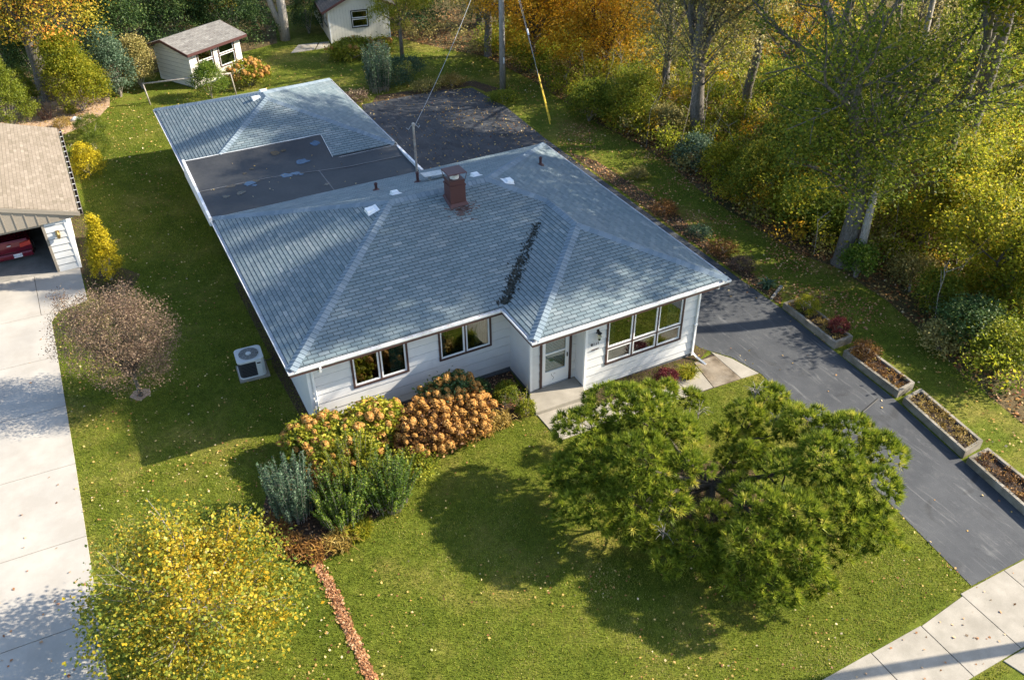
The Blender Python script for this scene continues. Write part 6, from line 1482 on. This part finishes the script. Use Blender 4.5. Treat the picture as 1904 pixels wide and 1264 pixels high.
x, y = scatter(1600, (-8, -1, 28.5, 35), rng, []); k = inside(CHIPS, x, y); fallen('fallen_leaves', x[k], y[k], .08, 'fallen', 'leaves on the wood chips', rng, (.55, .2), .02)
# a few leaves on the roofs
x = rng.uniform(.5, 8.5, 26); y = rng.uniform(11.2, 14.8, 26); y = np.where(x > 5.8, np.minimum(y, 13.4), y); fallen('fallen_leaves', x, y, .06, 'fallen', 'single leaves on the flat membrane roof', rng, (.8, .15), .01, lambda a, b: np.array([zm(p, q) for p, q in zip(a, b)]))
# undergrowth of the wood: more stems and leaves than anyone could count
def undergrowth(label, mat, n, box, seed, hmax, tone, leaf=.13, poly=WOODS, avoid=()):
    rng = np.random.default_rng(seed); x, y = scatter(n, box, rng, list(avoid)); k = inside(poly, x, y); x, y = x[k], y[k]; m = len(x)
    h = hmax*(.35+.65*rng.random(m)); r = .5+.6*rng.random(m); cl = 16
    i = np.repeat(np.arange(m), cl); d = unit(rng.normal(size=(m*cl, 3))); d[:, 2] = np.abs(d[:, 2])*1.1-.3
    c = np.c_[x[i], y[i], zgn(x[i], y[i])+h[i]*.45]+d*np.c_[r[i], r[i], h[i]*.55]*(.65+.35*rng.random(m*cl))[:, None]
    p, k2 = clump_points(c, 13, .17, rng, .8); V, F = leaf_arrays(p, leaf, rng, .6, .05)
    t = tone[0]+.12*rng.normal(size=m)[i][k2]+tone[1]*rng.normal(size=len(c))[k2]+.10*rng.normal(size=len(p))
    tag(link('undergrowth', np_mesh('undergrowth', V, F, M[mat], np.clip(t, 0, 1))), label, 'undergrowth', kind='stuff')
GAP = [(25.09, 0.05), (27.32, -1.95), (24.45, -4.85), (22.56, -5.45), (23.16, -1.77), (23.40, 0.84)]
undergrowth('green undergrowth of the wood', 'L_green', 400, (20, 38, -8, 34), 301, 2.4, (.55, .15), avoid=[GAP])
undergrowth('yellow-green undergrowth of the wood', 'L_yg', 430, (22, 38, -8, 34), 302, 2.6, (.40, .15), avoid=[GAP])
undergrowth('brownish twiggy undergrowth of the wood', 'L_bare', 300, (18, 38, -6, 46), 303, 1.9, (.5, .2), avoid=[GAP])
undergrowth('far green undergrowth seen through the trees', 'L_green', 420, (38, 78, -4, 60), 311, 3.0, (.6, .15), leaf=.22)
undergrowth('far yellow undergrowth seen through the trees', 'L_yg', 420, (38, 78, -4, 60), 312, 3.0, (.45, .15), leaf=.22)
undergrowth('scattered golden undergrowth', 'L_gold', 200, (20, 46, -4, 34), 304, 2.4, (.4, .18), avoid=[GAP])
undergrowth('dark undergrowth behind the garden sheds', 'L_deep', 330, (-16, 30, 36, 56), 305, 2.8, (.5, .2))
# bare twigs standing in the undergrowth
mb = MB(); rg = random.Random(9)
for k in range(230):
    x = rg.uniform(23, 44); y = rg.uniform(-5, 36); o = Vector((x, y, zg(x, y))); h = rg.uniform(1.2, 4.2); a = rg.random()*6.28; l = h*.3
    e = o+Vector((math.cos(a)*l, math.sin(a)*l, h)); m1 = o.lerp(e, .55)+Vector((rg.uniform(-.2, .2), rg.uniform(-.2, .2), .1)); mb.tube([o, m1, e], [.016, .011, .004], 4, cap=False)
    for q in range(3):
        s_ = m1.lerp(e, rg.random()*.8); a2 = rg.random()*6.28; mb.tube([s_, s_+Vector((math.cos(a2)*.5, math.sin(a2)*.5, .45))], [.012, .004], 3, cap=False)
tag(mb.build('undergrowth_twigs', M['twig']), 'bare grey twigs standing among the undergrowth', 'twigs', kind='stuff')
x, y = (24.63, -1.81)
snag('fallen_branch', 'pale fallen branch lying on the leaf litter at the right', x, y, [([(0, 0, .1), (1.2, 1.0, .35), (2.6, 1.6, .5)], [.06, .05, .02]), ([(1.2, 1.0, .35), (2.0, .3, .8)], [.04, .01])], 'barkpale')
